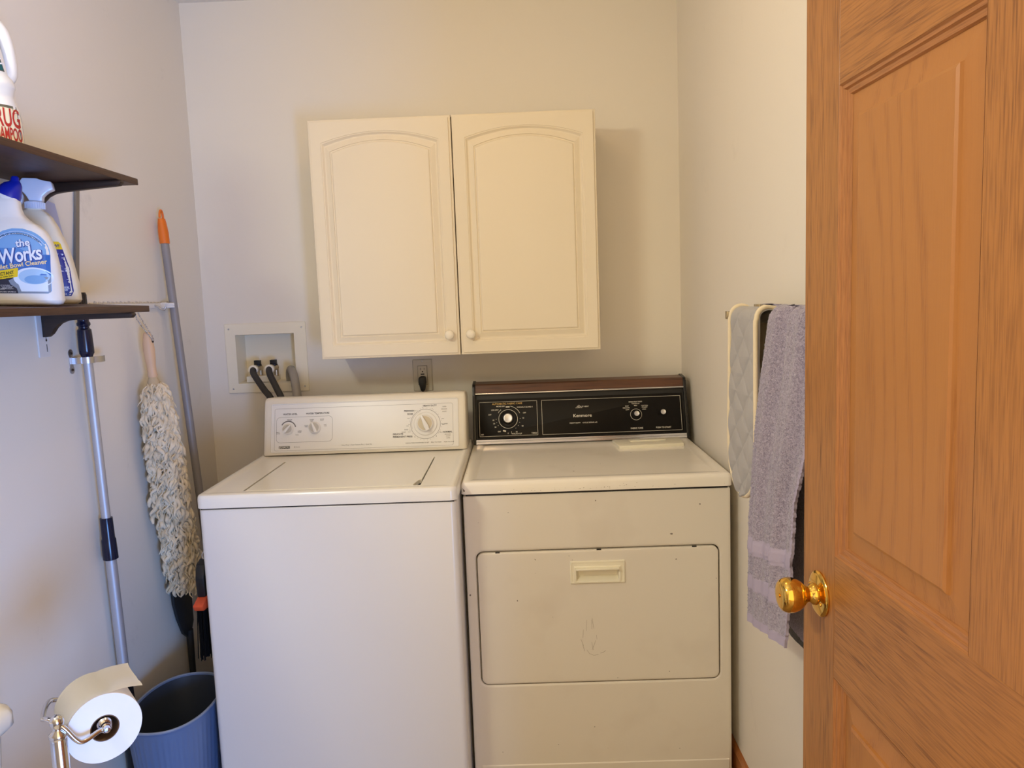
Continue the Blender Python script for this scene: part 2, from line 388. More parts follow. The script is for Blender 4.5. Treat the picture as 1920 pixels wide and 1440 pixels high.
# brass knobs, both sides
def knob(side):
    sgn = -YS if side == 0 else YS; y0 = 0 if side == 0 else YS*DT; ax = (0, sgn, 0); o = (.061, y0, .921)
    k = MB().lathe([(.0005, .062), (.0125, .0625), (.0195, .0615), (.0235, .058), (.0262, .052), (.0265, .045), (.0245, .037), (.0195, .029), (.014, .024), (.0115, .019), (.0125, .016), (.0155, .0135), (.0165, .010), (.0165, .006), (.0005, .005)], o, ax, 48).build('knob', M_brass, door, 40)
    MB().lathe([(.0005, .0), (.034, .0), (.0345, .0025), (.033, .0045), (.029, .006), (.019, .0085), (.0005, .009)], o, ax, 48).build('rose', M_brass, k, 40)
    for a in (-28, 155):
        c = Vector(o)+Vector((.021*math.cos(math.radians(a)), 0, .021*math.sin(math.radians(a))))
        MB().lathe([(.0005, .0095), (.0025, .0092), (.003, .0075), (.003, .006)], c, ax, 12).build('screw', M_brass, k, 40)
    MB().lathe([(.0005, .0625), (.003, .0624), (.0032, .0635), (.0005, .0637)], o, ax, 16).build('lock_button', M_brass, k, 40)
knob(0); knob(1)
MB().box(-.0008, 0, min(YS*.008, YS*.028), max(YS*.008, YS*.028), .89, .95, 0).build('latch_plate', M_brass, door, None)
for z in (.25, 1.02, 1.82):
    MB().tube([(DW+.003, YS*-.004, z-.045), (DW+.003, YS*-.004, z+.045)], .006, 10).build('hinge', M_brass, door)
for nm, a, b in (('trim_1', DX0-.057, DX0), ('trim_2', DX1, DX1+.057)):
    struct(MB().box(a, b, FY, FY+.015, 0, 2.05, .003, 2).build(nm, M_oakz, smooth=30))
struct(MB().box(DX0-.057, DX1+.057, FY, FY+.015, 2.05, 2.107, .003, 2).build('trim_3', ox[0], smooth=30))

# ------------------------------------------------------------------ wall cabinet
cab = thing('wall_cabinet', 'cream wall cabinet with two arched panel doors above the washer and dryer', 'cabinet', (.947, 0, 1.204))
cx0, cx1, cz0, cz1, cyf = .4896, 1.4036, 1.204, 1.966, -.276
MB().box(cx0+.002, cx1-.002, cyf+.021, 0, cz0+.002, cz1-.002, .0008, 1).build('body', M_cab, cab, 30).location = -cab.location
def archring(x0, x1, z0, z1, rise, ins, y, n=16):
    x0 += ins; x1 -= ins; z0 += ins; pts = [(x0, y, z0), (x1, y, z0)]
    r = rise
    zt = z1-ins
    for k in range(n+1):
        t = k/n; u = 2*t-1; pts.append((x1+(x0-x1)*t, y, zt-r*(u*u) if r else zt))
    return pts
for i, (a, b) in enumerate(((cx0, cx0+.4555), (cx0+.4585, cx1))):
    d = thing('door', '', '', (0, 0, 0)); C.objects.unlink(d); bpy.data.objects.remove(d)
    mb = MB()
    rise = .032
    def outer(ins, y): return archring(a, b, cz0, cz1, 0, ins, y)
    # outer edge profile
    rg = [outer(0, cyf+.019), outer(0, cyf+.008), outer(.0012, cyf+.0058), outer(.0075, cyf+.0048), outer(.0080, cyf), ]
    gx0, gx1, gz0, gz1 = a+.040, b-.040, cz0+.043, cz0+.721
    def inn(ins, dy): return archring(gx0, gx1, gz0, gz1, rise, ins, cyf+dy)
    rg += [inn(0, 0), inn(.0006, .0018), inn(.0035, .0022), inn(.0065, .0062), inn(.009, .0085), inn(.012, .0088), inn(.027, .0024), inn(.0278, .0050), inn(.0312, .0056), inn(.0330, .0020), inn(.0355, .0008)]
    mb.rings(rg, True, True)
    dr_ = mb.build('door', M_cab, cab, 22); dr_.location = -cab.location
    kx = .9125 if i == 0 else .9825
    k = MB().lathe([(.0005, .0265), (.006, .0262), (.011, .0245), (.0145, .021), (.0155, .0165), (.014, .012), (.009, .0085), (.0075, .005), (.0105, .002), (.0105, 0), (.0005, 0)], (kx, cyf, cz0+.067), (0, -1, 0), 32).build('knob', M_knob, dr_, 50)
MB().box(cx0+.450, cx0+.464, cyf+.019, cyf+.0215, cz0+.004, cz1-.004).build('door_gap', M_gap, cab, None).location = -cab.location

# ------------------------------------------------------------------ washing machine
WX0, WX1, WY, WZ = .2873, .9660, -.849, .905
wash = thing('washing_machine', 'white top-loading washing machine standing to the left of the dryer', 'washing machine', ((WX0+WX1)/2, -.50, 0))
def wl(o): o.location = -wash.location; return o
def slab(mb, x0, x1, y0, y1, z0, z1, r, rt):
    """slab with rounded vertical corners r and rounded top edge rt"""
    rg = [[(p[0], p[1], z0) for p in rrect(x0, x1, y0, y1, r)]]
    for k in range(5):
        a = PI/2*k/4; ins = rt*(1-math.cos(a)); z = z1-rt+rt*math.sin(a)
        rg.append([(p[0], p[1], z) for p in rrect(x0+ins, x1-ins, y0+ins, y1-ins, max(r-ins, .001))])
    mb.rings(rg, True, True); return mb
wl(slab(MB(), WX0+.004, WX1-.004, WY+.004, -.16, .012, .8655, .016, .004).build('cabinet', M_wash, wash, 30))
# top: frame pieces round the lid opening, one mesh
LX0, LX1, LY0, LY1 = .402, .863, -.806, -.452
mb = MB()
rgs = []
outer_ = lambda ins, z: [(p[0], p[1], z) for p in rrect(WX0+ins, WX1-ins, WY+ins, -.16-ins, max(.02-ins, .002))]
for ins, z in ((0, .870), (0, .893), (.0012, .899), (.004, .9035), (.009, .9055), (.019, .906), (.023, .9045), (.034, .9035), (.037, .9035)): rgs.append(outer_(ins, z))
rgs.append([(p[0], p[1], .9035) for p in rrect(LX0-.008, LX1+.008, LY0-.006, LY1+.008, .004)])
rgs.append([(p[0], p[1], .9035) for p in rrect(LX0-.004, LX1+.004, LY0-.001, LY1+.004, .004)])
rgs.append([(p[0], p[1], .880) for p in rrect(LX0-.004, LX1+.004, LY0-.001, LY1+.004, .004)])
mb.rings(rgs, True, True)
top = wl(mb.build('top_panel', M_washtop_lit, wash, 30))
MB().box(LX0-.004, LX1+.004, LY0-.004, LY1+.004, .8805, .8815).build('lid_opening', M_dark, top, None)
MB().box(WX0+.01, WX1-.01, WY+.009, -.17, .864, .871).build('seam', M_dark, top, None)
# lid: notch for the finger at front right
mb = MB()
mb.prism([(LX0+.003, LY0-.001), (LX1-.016, LY0-.001), (LX1-.012, LY0+.03), (LX1-.006, LY0+.055), (LX1, LY0+.062), (LX1, LY1), (LX0+.003, LY1)], lambda x, y: (x, y, .9046), lambda x, y: (x, y, .893), .0012)
rg = [[(p[0], p[1], z) for p in rrect(LX0+.05+i, LX1-.05-i, LY0+.03+i, LY1-.01-i, .03)] for i, z in ((0, .9076), (.006, .9090), (.016, .9094))]
lid = wl(mb.build('lid', M_washtop_lit, wash, None))
MB().box(LX1-.02, LX1, LY0, LY0+.05, .8816, .884).build('finger_notch', M_dark, lid, None)
Print(lambda u, v, h: (u, v, .9046+h)).text('WASHER', .50, -.50, .011, bold=.01, h=.0003).build('lettering', mat('faint_grey_print', (188, 182, 172), .5), lid)
# console: side profile (y, z), front leaning back
CX0, CX1 = .3030, .9570
fy = lambda z: -.362+(z-.908)*(.052/.178)       # front plane
pf = [(-.200, .9075), (-.3605, .9075), (-.362, .911), (fy(1.070), 1.070), (fy(1.070)+.003, 1.0775), (fy(1.07)+.009, 1.0835), (fy(1.07)+.018, 1.087), (-.215, 1.080), (-.200, 1.070)]
def sec(x, sh):
    cy, cz = -.28, .99
    return [(x, cy+(y-cy)*(1-sh), cz+(z-cz)*(1-sh) if z > .95 else z) for y, z in pf]
mb = MB().rings([sec(CX0+.0, .10), sec(CX0+.002, .035), sec(CX0+.007, .008), sec(CX0+.014, 0), sec(CX1-.02, 0), sec(CX1-.009, .008), sec(CX1-.003, .035), sec(CX1, .10)], True, True)
con = wl(mb.build('console', M_washpl, wash, 40))
ty = math.atan2(.052, .178)
def cf(u, v, h=0):                                # u = world x, v = distance up the front face
    return (u, -.362+v*math.sin(ty)-h*math.cos(ty), .908+v*math.cos(ty)+h*math.sin(ty))
pn = rrect(.3275, .9330, .0085, .166, .004)
mb = MB(); mb.rings([[cf(a, b, 0) for a, b in pn], [cf(a, b, .0012) for a, b in pn], [cf(a, b, .0018) for a, b in rrect(.3283, .9322, .0092, .1653, .0035)]], False, True)
cp = wl(mb.build('control_panel', M_panelw, wash, 30))
# raised bead at the top and the seam of the right-hand end cap
mb = MB()
mb.tube([cf(.330, .1655, .0016), cf(.93, .1655, .0016)], .0022, 8); mb.tube([cf(.330, .0095, .0016), cf(.93, .0095, .0016)], .0018, 8)
mb.tube([cf(.3285, .010, .0012), cf(.3285, .165, .0012)], .0014, 8); mb.tube([cf(.9325, .010, .0012), cf(.9325, .165, .0012)], .0014, 8)
mb.build('bead', M_panelw, cp, 50)
B = .0018
f_ = lambda u, v, h: cf(u, v, B+h)
pt = Print(f_)
pt.outline(rrect(.339, .916, .014, .150, .006), .0006)
pt.outline(rrect(.345, .526, .040, .122, .012), .0007)
pt.ring(.383, .0845, .0225, .0260, 12, 150)
pt.ring(.827, .0845, .0475, .0485); pt.ring(.827, .0845, .0440, .0445, 110, 200)
wt = [('SMALL', .350, .073), ('LOAD', .351, .069), ('MEDIUM', .387, .1135), ('LOAD', .387, .110), ('LARGE', .420, .076), ('LOAD', .420, .072), ('Reset', .412, .064),
      ('WARM', .4585, .1115), ('Cold', .4585, .107), ('WARM', .492, .112), ('Warm', .492, .108), ('HOT', .503, .094), ('Cold', .503, .090), ('COLD', .441, .093), ('Cold', .441, .089)]
for t_, u, v in wt: pt.text(t_, u, v, .0042, bold=.01)
pt.text('80 Series', .412, .0245, .0050).text('Heavy Duty  |  Super Capacity Plus  |  Quiet Pak', .605, .0255, .0050)
for t_, u, v in (('SUPER', .889, .139), ('REGULAR', .888, .131), ('SHORT', .889, .123), ('SHORT', .757, .060), ('KNITS', .765, .068), ('REGULAR', .898, .049), ('SHORT', .900, .043), ('SUPER', .900, .037), ('2nd RINSE', .889, .083)):
    pt.text(t_, u, v, .0044, bold=.01)
for k in range(30):
    a = 2*PI*k/30; u, v = .827+.052*math.cos(a), .0845+.052*math.sin(a); pt.ring(u, v, 0, .0008, n=6)
for a in (-30, -5, 15, 160, 185, 205): pt.rect(.827+.058*math.cos(math.radians(a))-.004, .827+.058*math.cos(math.radians(a))+.004, .0845+.058*math.sin(math.radians(a)), .0845+.058*math.sin(math.radians(a))+.001)
pt.text('PUSH & TURN CLOCKWISE TO SET', .800, .0245, .0048, bold=.01).text('PULL TO START', .861, .0245, .0048, bold=.01).text('PUSH TO STOP', .902, .0245, .0048, bold=.01)
pt.build('lettering', M_grey_tx, cp)
pt = Print(f_)
pt.text('WATER LEVEL', .389, .1315, .0074, bold=.022).text('WATER TEMPERATURE', .478, .1315, .0074, bold=.022)
pt.text('HEAVY DUTY', .842, .1435, .0074, bold=.022).text('PREWASH', .7915, .1285, .0074, bold=.022, align='RIGHT').text('SOAK', .788, .1185, .0074, bold=.022, align='RIGHT')
pt.text('DELICATE', .7215, .0545, .0074, bold=.022, align='LEFT').text('PERMANENT PRESS', .7215, .0455, .0074, bold=.022, align='LEFT').text('NORMAL', .898, .0565, .0074, bold=.022)
for a in (65, 100, 125, 180, 200, 230, 330, 310): pt.ring(.827+.0535*math.cos(math.radians(a)), .0845+.0535*math.sin(math.radians(a)), 0, .0011, n=6)
pt.build('lettering', M_dgrey_tx, cp)
pt = Print(f_); pt.rect(.3535, .389, .0205, .0285, .0003); pt.build('brand_plate', M_dark, cp)
pt = Print(f_); pt.text('KENMORE', .372, .0245, .0078, bold=.008, sx=.86, h=.0006); pt.poly([(.3545, .0215), (.3575, .0215), (.3590, .0275), (.3560, .0275)], .0005); pt.build('lettering', M_white_tx, cp)
def dial(name, u, v, r, ang, mface, skirt=None, hgt=.016):
    n = Vector(cf(0, 0, 1))-Vector(cf(0, 0, 0)); o = Vector(cf(u, v, B))
    pts = [(r*1.12, 0), (r*1.12, .003), (r, .005), (r*.97, hgt*.55), (r*.9, hgt*.62), (.0005, hgt*.62)]
    base = MB()
    if skirt: base.lathe([(.0005, 0), (skirt, 0), (skirt, .0025), (skirt*.94, .004), (skirt*.93, .0033), (r*1.3, .0033), (.0005, .0033)], o, n, 48)
    base.lathe(pts, o, n, 40)
    d = base.build(name, M_panelw, cp, 40)
    MB().lathe([(.0005, 0), (r*.86, 0), (r*.86, .0008), (.0005, .0008)], o+n*(hgt*.62), n, 32).build('dial_face', mface, d, 40)
    ex = Vector((1, 0, 0)); ez = n.cross(ex).normalized()*-1
    if ez.z < 0: ez = -ez
    ca, sa = math.cos(ang), math.sin(ang); ax = ex*sa+ez*ca; ay = ex*ca-ez*sa
    gp = [(-.22, -1.02), (.22, -1.02), (.30, -.5), (.24, 0), (.17, .5), (.12, 1.04), (-.12, 1.04), (-.17, .5), (-.24, 0), (-.30, -.5)]
    MB().prism([(a*r*.95, b*r*.98) for a, b in gp], lambda a, b: o+ay*a+ax*b+n*hgt*1.15, lambda a, b: o+ay*a+ax*b+n*hgt*.3, .0009).build('grip', M_panelw, d, 40)
    return d
M_dface = mat('grey_dial_face', (190, 184, 172), .45); M_dface2 = mat('tan_dial_face', (206, 192, 162), .45)
dial('dial', .3835, .083, .0155, math.radians(42), M_dface)
dial('dial', .4695, .0845, .0175, math.radians(-22), M_dface)
dl = dial('timer_dial', .827, .0855, .0262, math.radians(-24), M_dface2, .038, .024)

# ------------------------------------------------------------------ dryer
RX0, RX1, RY, RZ = .9665, 1.7005, -.745, .8905
dry = thing('clothes_dryer', 'almond front-loading clothes dryer with black console, right of the washing machine', 'dryer', ((RX0+RX1)/2, -.42, 0))
def dlk(o): o.location = -dry.location; return o
# body: shell with a rounded recess in the front for the door
mb = MB()
y_ = RY+.004
hole = rrect(.9985, 1.6655, .3085, .6945, .022)
ring0 = rrect(RX0+.004+.006, RX1-.004-.006, .012, .849, .004)
ring_e = rrect(RX0+.004, RX1-.004, .012, .852, .006)
rg = [[(a, -.06, b) for a, b in ring_e], [(a, y_+.006, b) for a, b in ring_e], [(a, y_+.0018, b) for a, b in rrect(RX0+.0058, RX1-.0058, .012, .8505, .005)], [(a, y_, b) for a, b in ring0],
      [(a, y_, b) for a, b in rrect(RX0+.014, RX1-.014, .016, .845, .004)], [(a, y_, b) for a, b in rrect(.991, 1.673, .301, .702, .028)],
      [(a, y_, b) for a, b in rrect(.994, 1.670, .304, .699, .026)], [(a, y_+.0012, b) for a, b in rrect(.9965, 1.6675, .3065, .6965, .024)], [(a, y_+.003, b) for a, b in hole], [(a, y_+.016, b) for a, b in hole]]
mb.rings(rg, True, True)
body = dlk(mb.build('cabinet', M_dry, dry, 35))
# toe panel crease
mb = MB(); q = rrect(.990, 1.690, .015, .072, .004)
mb.rings([[(a, y_+.0002, b) for a, b in q], [(a, y_-.0022, b) for a, b in rrect(.993, 1.687, .018, .069, .004)], [(a, y_-.0022, b) for a, b in rrect(.995, 1.685, .020, .067, .003)]], False, True)
mb.build('toe_panel', M_dry, body, 30)
MB().box(RX0+.012, RX1-.012, y_+.002, -.07, .850, .858).build('seam', M_dark, body, None)
MB().box(1.0, 1.664, y_+.0145, y_+.0155, .310, .693).build('door_recess', M_gap, body, None)
mb = MB(); e = lambda i, y: [(a, y, b) for a, b in rrect(1.0025+i, 1.6615-i, .3125+i, .6905-i, .018)]
pw0, pw1, pz0, pz1 = 1.256+.016, 1.4055-.016, .597+.006, .660-.022
ph_ = lambda i, y: [(a, y, b) for a, b in rrect(pw0-i, pw1+i, pz0-i, pz1+i, .002)]
mb.rings([e(0, y_+.014), e(0, y_+.001), e(.0008, y_-.0010), e(.003, y_-.0020), e(.006, y_-.0022), e(.012, y_-.0022), ph_(.006, y_-.0022), ph_(.001, y_-.0022), ph_(.001, y_+.0135)], True, False)
ddoor = dlk(mb.build('door', M_dry, dry, 35))
hx0, hx1, hz0, hz1 = 1.256, 1.4055, .597, .660
hr = lambda i, y, r=.002: [(a, y, b) for a, b in rrect(hx0+i, hx1-i, hz0+i*.9, hz1-i*.9, r)]
yd = y_-.0022
hb = [(hx0+.016, hx1-.016, hz0+.006, hz1-.022)]
a0, a1, b0, b1 = hb[0]
pocket = lambda i, y: [(a, y, b) for a, b in rrect(a0+i, a1-i, b0+i, b1-i, .002)]
mb = MB().rings([hr(0, yd), hr(0, yd-.003), hr(.001, yd-.004), hr(.004, yd-.0042), hr(.005, yd-.003), [(a, yd-.003, b) for a, b in rrect(a0-.006, a1+.006, b0-.004, b1+.008, .002)],
                  [(a, yd-.0055, b) for a, b in rrect(a0-.004, a1+.004, b0-.003, b1+.006, .002)], pocket(0, yd-.0055), pocket(.001, yd-.0045)], False, False)
# pocket sunk into the door, floor sloping
pk = [(a0+.001, yd-.0045, b0+.001), (a1-.001, yd-.0045, b0+.001), (a1-.001, yd-.0045, b1-.001), (a0+.001, yd-.0045, b1-.001)]
bk = [(a0+.008, yd+.0120, b0+.012), (a1-.004, yd+.0120, b0+.012), (a1-.004, yd+.0120, b1-.002), (a0+.008, yd+.0120, b1-.002)]
mb.rings([pk, bk], False, True)
mb.box(a0, a1, yd-.014, yd-.0045, b1-.001, b1+.004, .001)
mb.build('handle', M_ivory, ddoor, 35)
for x in (1.053, 1.330, 1.590): MB().box(x, x+.012, y_-.0024, y_, .6895, .6925).build('catch_slot', M_dark, ddoor, None)
# wear marks scratched in the door enamel
pt = Print(lambda u, v, h: (u, yd-h, v)); random.seed(3)
for k in range(9):
    u, v = 1.29+random.uniform(-.02, .045), .425+random.uniform(-.025, .05); a = random.uniform(1.2, 1.9); l = random.uniform(.008, .035)
    pt.outline([(u, v), (u+l*math.cos(a)*.5, v+l*math.sin(a)*.5), (u+l*math.cos(a), v+l*math.sin(a)*.96)], .0005, .0002)
pt.outline([(1.296, .405), (1.303, .394), (1.315, .389), (1.328, .391), (1.3151, .3889), (1.303, .3938)], .0005, .0002)
pt.outline([(1.333, .395), (1.341, .397), (1.348, .402), (1.3411, .3968)], .0006, .0002)
pt.build('scratches', mat('scratch', (150, 132, 110), .6), ddoor)
pt = Print(lambda u, v, h: (u, yd-h, v)); pt.poly([(1.159, .671), (1.163, .6685), (1.1635, .6665), (1.161, .668)]); pt.poly([(1.262, .665), (1.264, .665), (1.263, .663)]); pt.build('chips', M_gap, ddoor)['kind'] = 'stuff'
# top
mb = MB(); o2 = lambda ins, z: [(p[0], p[1], z) for p in rrect(RX0+ins, RX1-ins, RY+ins, -.05-ins, max(.014-ins, .002))]
mb.rings([o2(0, .857), o2(0, .879), o2(.0015, .8845), o2(.005, .889), o2(.010, .8905), o2(.034, .8905), o2(.038, .8885), o2(.042, .8880), o2(.046, .8880)], True, True)
dtop = dlk(mb.build('top_panel', M_drytop_lit, dry, 30))
pt = Print(lambda u, v, h: (u, RY-h, v)); random.seed(11)
for k in range(46):
    u = random.gauss(1.33, .14); v = .8605+abs(random.gauss(0, .006)); r_ = random.uniform(.0004, .0013)
    if RX0+.02 < u < RX1-.02: pt.poly([(u-r_, v), (u-.2*r_, v-.5*r_), (u+r_, v+.2*r_), (u+.1*r_, v+r_)])
pt.build('chips', mat('rust_chip', (110, 84, 60), .7), dtop)['kind'] = 'stuff'
# lint screen cover
lc = MB().prism([(1.436, -.245), (1.447, -.352), (1.657, -.336), (1.664, -.226)], lambda a, b: (a, b, .8975), lambda a, b: (a, b, .886), .002)
lc = dlk(lc.build('lint_screen_cover', M_ivory, dry, 30))
MB().prism([(1.490, -.262), (1.492, -.285), (1.610, -.276), (1.612, -.253)], lambda a, b: (a, b, .9005), lambda a, b: (a, b, .896), .0012).build('finger_pull', M_ivory, lc, 30)
# console
DCX0, DCX1 = .9800, 1.6935
g = lambda z: -.212+(z-.893)*.30               # front plane of the console
mb = MB()
prof_c = [(-.075, .8905), (g(.893)+.012, .8905), (g(.905)+.012, .905), (g(1.056)+.006, 1.056), (g(1.085), 1.085), (-.098, 1.091), (-.078, 1.085)]
mb.prism(prof_c, lambda y, z: (DCX0, y, z), lambda y, z: (DCX1, y, z))
dcon = dlk(mb.build('console', M_dark, dry, None))
ep = [(-.070, .8905), (g(.8905)-.005, .8905), (g(1.083)-.006, 1.083), (g(1.09)-.001, 1.0905), (-.095, 1.097), (-.072, 1.090)]
for a, b in ((.9705, .9805), (1.6930, 1.7030)):
    MB().prism(ep, lambda y, z: (a, y, z), lambda y, z: (b, y, z), .0012).build('end_cap', M_black, dcon, 30)
# woodgrain cap
mb = MB().prism([(g(1.062)-.002, 1.062), (g(1.086)-.001, 1.0865), (g(1.09)+.004, 1.0900), (-.095, 1.0935), (-.095, 1.0885), (g(1.086)+.006, 1.085), (g(1.062)+.006, 1.062)], lambda y, z: (DCX0+.0005, y, z), lambda y, z: (DCX1-.0005, y, z))
mb.build('woodgrain_cap', M_wood_strip, dcon, 20)
MB().tube([(DCX0+.0005, g(1.0585)-.0025, 1.0585), (DCX1-.0005, g(1.0585)-.0025, 1.0585)], .0032, 10).build('chrome_strip', M_chrome, dcon, 60)
mb = MB(); mb.prism([(g(.893)-.004, .8925), (g(.906)-.003, .9065), (g(.906)+.012, .9065), (g(.893)+.012, .8925)], lambda y, z: (DCX0+.0005, y, z), lambda y, z: (DCX1-.0005, y, z))
mb.tube([(DCX0+.001, g(.9)-.004, .900), (DCX1-.001, g(.9)-.004, .900)], .0018, 8)
mb.build('chrome_strip', M_chrome, dcon, 40)
ta = math.atan(.30)
zc = .910
def cg(u, v, h=0):                               # on the console face, v measured up the slope from z=.910
    return (u, g(zc)+.006+v*math.sin(ta)-h*math.cos(ta), zc+v*math.cos(ta)+h*math.sin(ta))
LV = .1335
mb = MB(); pp = rrect(DCX0+.006, DCX1-.006, 0, LV, .001)
mb.rings([[cg(a, b, -.004) for a, b in pp], [cg(a, b, .001) for a, b in pp], [cg(a, b, .0014) for a, b in rrect(DCX0+.0065, DCX1-.0065, .0005, LV-.0005, .001)]], False, True)
dcp = mb.build('control_panel', M_panelk, dcon, 30)
hh = .0014
k_ = lambda u, v, h: cg(u, v, hh+h)
pt = Print(k_)
pt.outline(rrect(.9925, 1.1905, .006, .124, .001, 2), .0010); pt.outline(rrect(1.2065, 1.6805, .006, .124, .001, 2), .0010)
pt.ring(1.0905, .0640, .0315, .0328); pt.ring(1.0905, .0640, .044, .0452, 25, 80)
pt.ring(1.5275, .0640, .0185, .0195)
for k in range(11):
    a = math.radians(128+k*5.5); 
    if k < 4: pt.rect(1.0905+.040*math.cos(a)-.0006, 1.0905+.040*math.cos(a)+.0006, .064+.040*math.sin(a)-.002, .064+.040*math.sin(a)+.002)
pt.rect(1.0835, 1.0965, .1035, .1075)
pt.poly([(1.071, .0225), (1.081, .0195), (1.0825, .0240), (1.0725, .0270)])
for t_, u, v in (('MORE DRY', 1.066, .108), ('LESS DRY', 1.046, .096), ('WRINKLE GUARD 1', 1.149, .103), ('OFF', 1.147, .083), ('OFF', 1.028, .080), ('70', 1.142, .065), ('60', 1.040, .061), ('50', 1.139, .038), ('20', 1.042, .049), ('30', 1.046, .037),
                 ('30', 1.118, .0185), ('OFF', 1.059, .021), ('0', 1.089, .0145)): pt.text(t_, u, v, .0062, bold=.012)
pt.rect(1.1005, 1.1012, .012, .021); pt.rect(1.1005, 1.106, .0118, .0125)
pt.text('TOUCH-UP', 1.119, .0120, .0066, bold=.012).text('TIMED', 1.178, .0125, .0066, bold=.012).text('AIR', 1.0010, .0125, .0066, bold=.012)
for a in (0, -18, -35, -52, 180, 196, 212): pt.ring(1.0905+.041*math.cos(math.radians(a)), .064+.041*math.sin(math.radians(a)), 0, .0011, n=6)
pt.text('Kenmore', 1.3445, .0665, .0150, bold=.014, sx=1.12).text('FT HEAT', 1.3555, .0975, .0062, bold=.012)
pt.text('HEAVY DUTY', 1.318, .0420, .0062, bold=.012).text('CYCLE SIGNAL #2', 1.369, .0420, .0062, bold=.012)
pt.outline([(1.3225, .0935), (1.334, .1035), (1.345, .0935)], .0007); pt.text('SO', 1.3340, .0970, .0085, bold=.014)
pt.text('PERMANENT PRESS', 1.5275, .1075, .0054, bold=.012).text('TOUCH UP', 1.5275, .1010, .0054, bold=.012).text('MED', 1.5275, .0945, .0054, bold=.012)
pt.text('KNIT', 1.498, .0935, .0052, bold=.012).text('DELICATE', 1.495, .0875, .0052, bold=.012).text('LOW', 1.499, .0810, .0052, bold=.012)
pt.text('COTTON', 1.558, .0935, .0052, bold=.012).text('STURDY', 1.558, .0875, .0052, bold=.012).text('HIGH', 1.556, .0810, .0052, bold=.012)
pt.text('FABRIC CARE', 1.5275, .0165, .0078, bold=.012, sx=.9).text('PUSH TO START', 1.618, .0165, .0078, bold=.012, sx=.9)
pt.build('lettering', M_white_tx, dcp)
pt = Print(k_); pt.text('AUTOMATIC FABRIC CARE', 1.0885, .1165, .0090, bold=.014, sx=.95); pt.build('lettering', mat('gold_print', (206, 170, 96), .5), dcp)
def pull(name, u, v, r, rb, h, skirt=None):
    n = Vector(cg(0, 0, 1))-Vector(cg(0, 0, 0)); o = Vector(cg(u, v, hh))
    mb = MB()
    if skirt: mb.lathe([(.0005, 0), (skirt, 0), (skirt, .003), (skirt*.9, .006), (rb*1.1, .008), (rb, h*.6), (rb*.93, h), (.0005, h)], o, n, 40)
    else: mb.lathe([(.0005, 0), (rb, 0), (rb, h*.9), (rb*.9, h), (.0005, h)], o, n, 32)
    d = mb.build(name, M_black, dcp, 35)
    MB().lathe([(.0005, 0), (r, 0), (r*1.0, .0012), (r*.9, .002), (r*.82, .0018), (.0005, .0010)], o+n*h, n, 32).build('chrome_cap', M_steel, d, 40)
pull('timer_knob', 1.0905, .064, .0150, .0185, .022, .0275)
pull('knob', 1.5275, .065, .0088, .0105, .018, .0125)
pull('start_button', 1.6180, .068, .0088, .0100, .015)

# ------------------------------------------------------------------ water supply box
sb = thing('water_supply_box', 'cream plastic washer supply box recessed in the back wall', 'supply box', (.216, 0, 1.2))
def sl(o): o.location = -sb.location; return o
fo = rrect(.0700, .3655, 1.0735, 1.3265, .003); fi = rrect(bx0+.001, bx1-.001, 1.108, bz1-.001, .002)
mb = MB().rings([[(a, -.0002, b) for a, b in fo], [(a, -.0035, b) for a, b in fo], [(a, -.0048, b) for a, b in rrect(.0715, .364, 1.075, 1.325, .003)], [(a, -.0048, b) for a, b in fi], [(a, -.002, b) for a, b in fi]], False, False)
frame = sl(mb.build('face_frame', M_pipe, sb, 30))
mb = MB().rings([[(a, -.002, b) for a, b in fi], [(a, .080, b) for a, b in rrect(bx0+.006, bx1-.006, 1.112, bz1-.006, .002)]], False, True)
mb.box(bx0+.025, bx0+.130, .012, .078, 1.110, 1.132, .002)
sl(mb.build('recess', M_pipe, sb, 30))
for x, z in ((.086, 1.308), (.351, 1.306), (.088, 1.090), (.350, 1.091)):
    MB().lathe([(.0005, .003), (.0025, .0026), (.0035, 0), (.0005, 0)], (x, -.0048, z), (0, -1, 0), 12).build('screw', M_steel, frame, 40)
M_wbrass = mat('tarnished_valve_brass', (196, 180, 150), .35, .7)
for x in (.1745, .2330):
    v = MB().tube([(x, .045, 1.128), (x, .045, 1.168)], .009, 16).tube([(x, .048, 1.160), (x, -.010, 1.160)], .0105, 16)
    v.lathe([(.0005, 0), (.0155, 0), (.0155, .010), (.0125, .011), (.0005, .011)], (x, -.010, 1.160), (0, -1, 0), 16)
    v = sl(v.build('valve', M_wbrass, sb, 40))
    h = MB().lathe([(.0005, 0), (.0145, 0), (.0145, .004), (.0105, .006), (.0095, .018), (.0005, .018)], (x, .02, 1.170), (0, 0, 1), 8)
    h.box(x-.0105, x+.0105, .010, .030, 1.174, 1.190, .001); h.build('valve_handle', M_dark, v, 30)
def bez(P, n=24):
    out = []
    P = [Vector(p) for p in P]; Q = [P[0]]+P+[P[-1]]
    for i in range(1, len(Q)-2):
        for k in range(n):
            t = k/n; a, b, c, d = Q[i-1], Q[i], Q[i+1], Q[i+2]
            out.append(.5*((2*b)+(c-a)*t+(2*a-5*b+4*c-d)*t*t+(3*b-a-3*c+d)*t**3))
    return out+[P[-1]]
h1 = MB().tube(bez([(.1745, -.020, 1.160), (.176, -.036, 1.158), (.184, -.050, 1.142), (.225, -.085, 1.095), (.262, -.112, 1.052), (.285, -.12, .95), (.295, -.12, .80)], 8), .0115, 14).build('supply_hose', M_rubber, None, 60)
tag(h1, 'black rubber supply hose on the left valve of the wall box', 'hose', 'washer supply hoses')
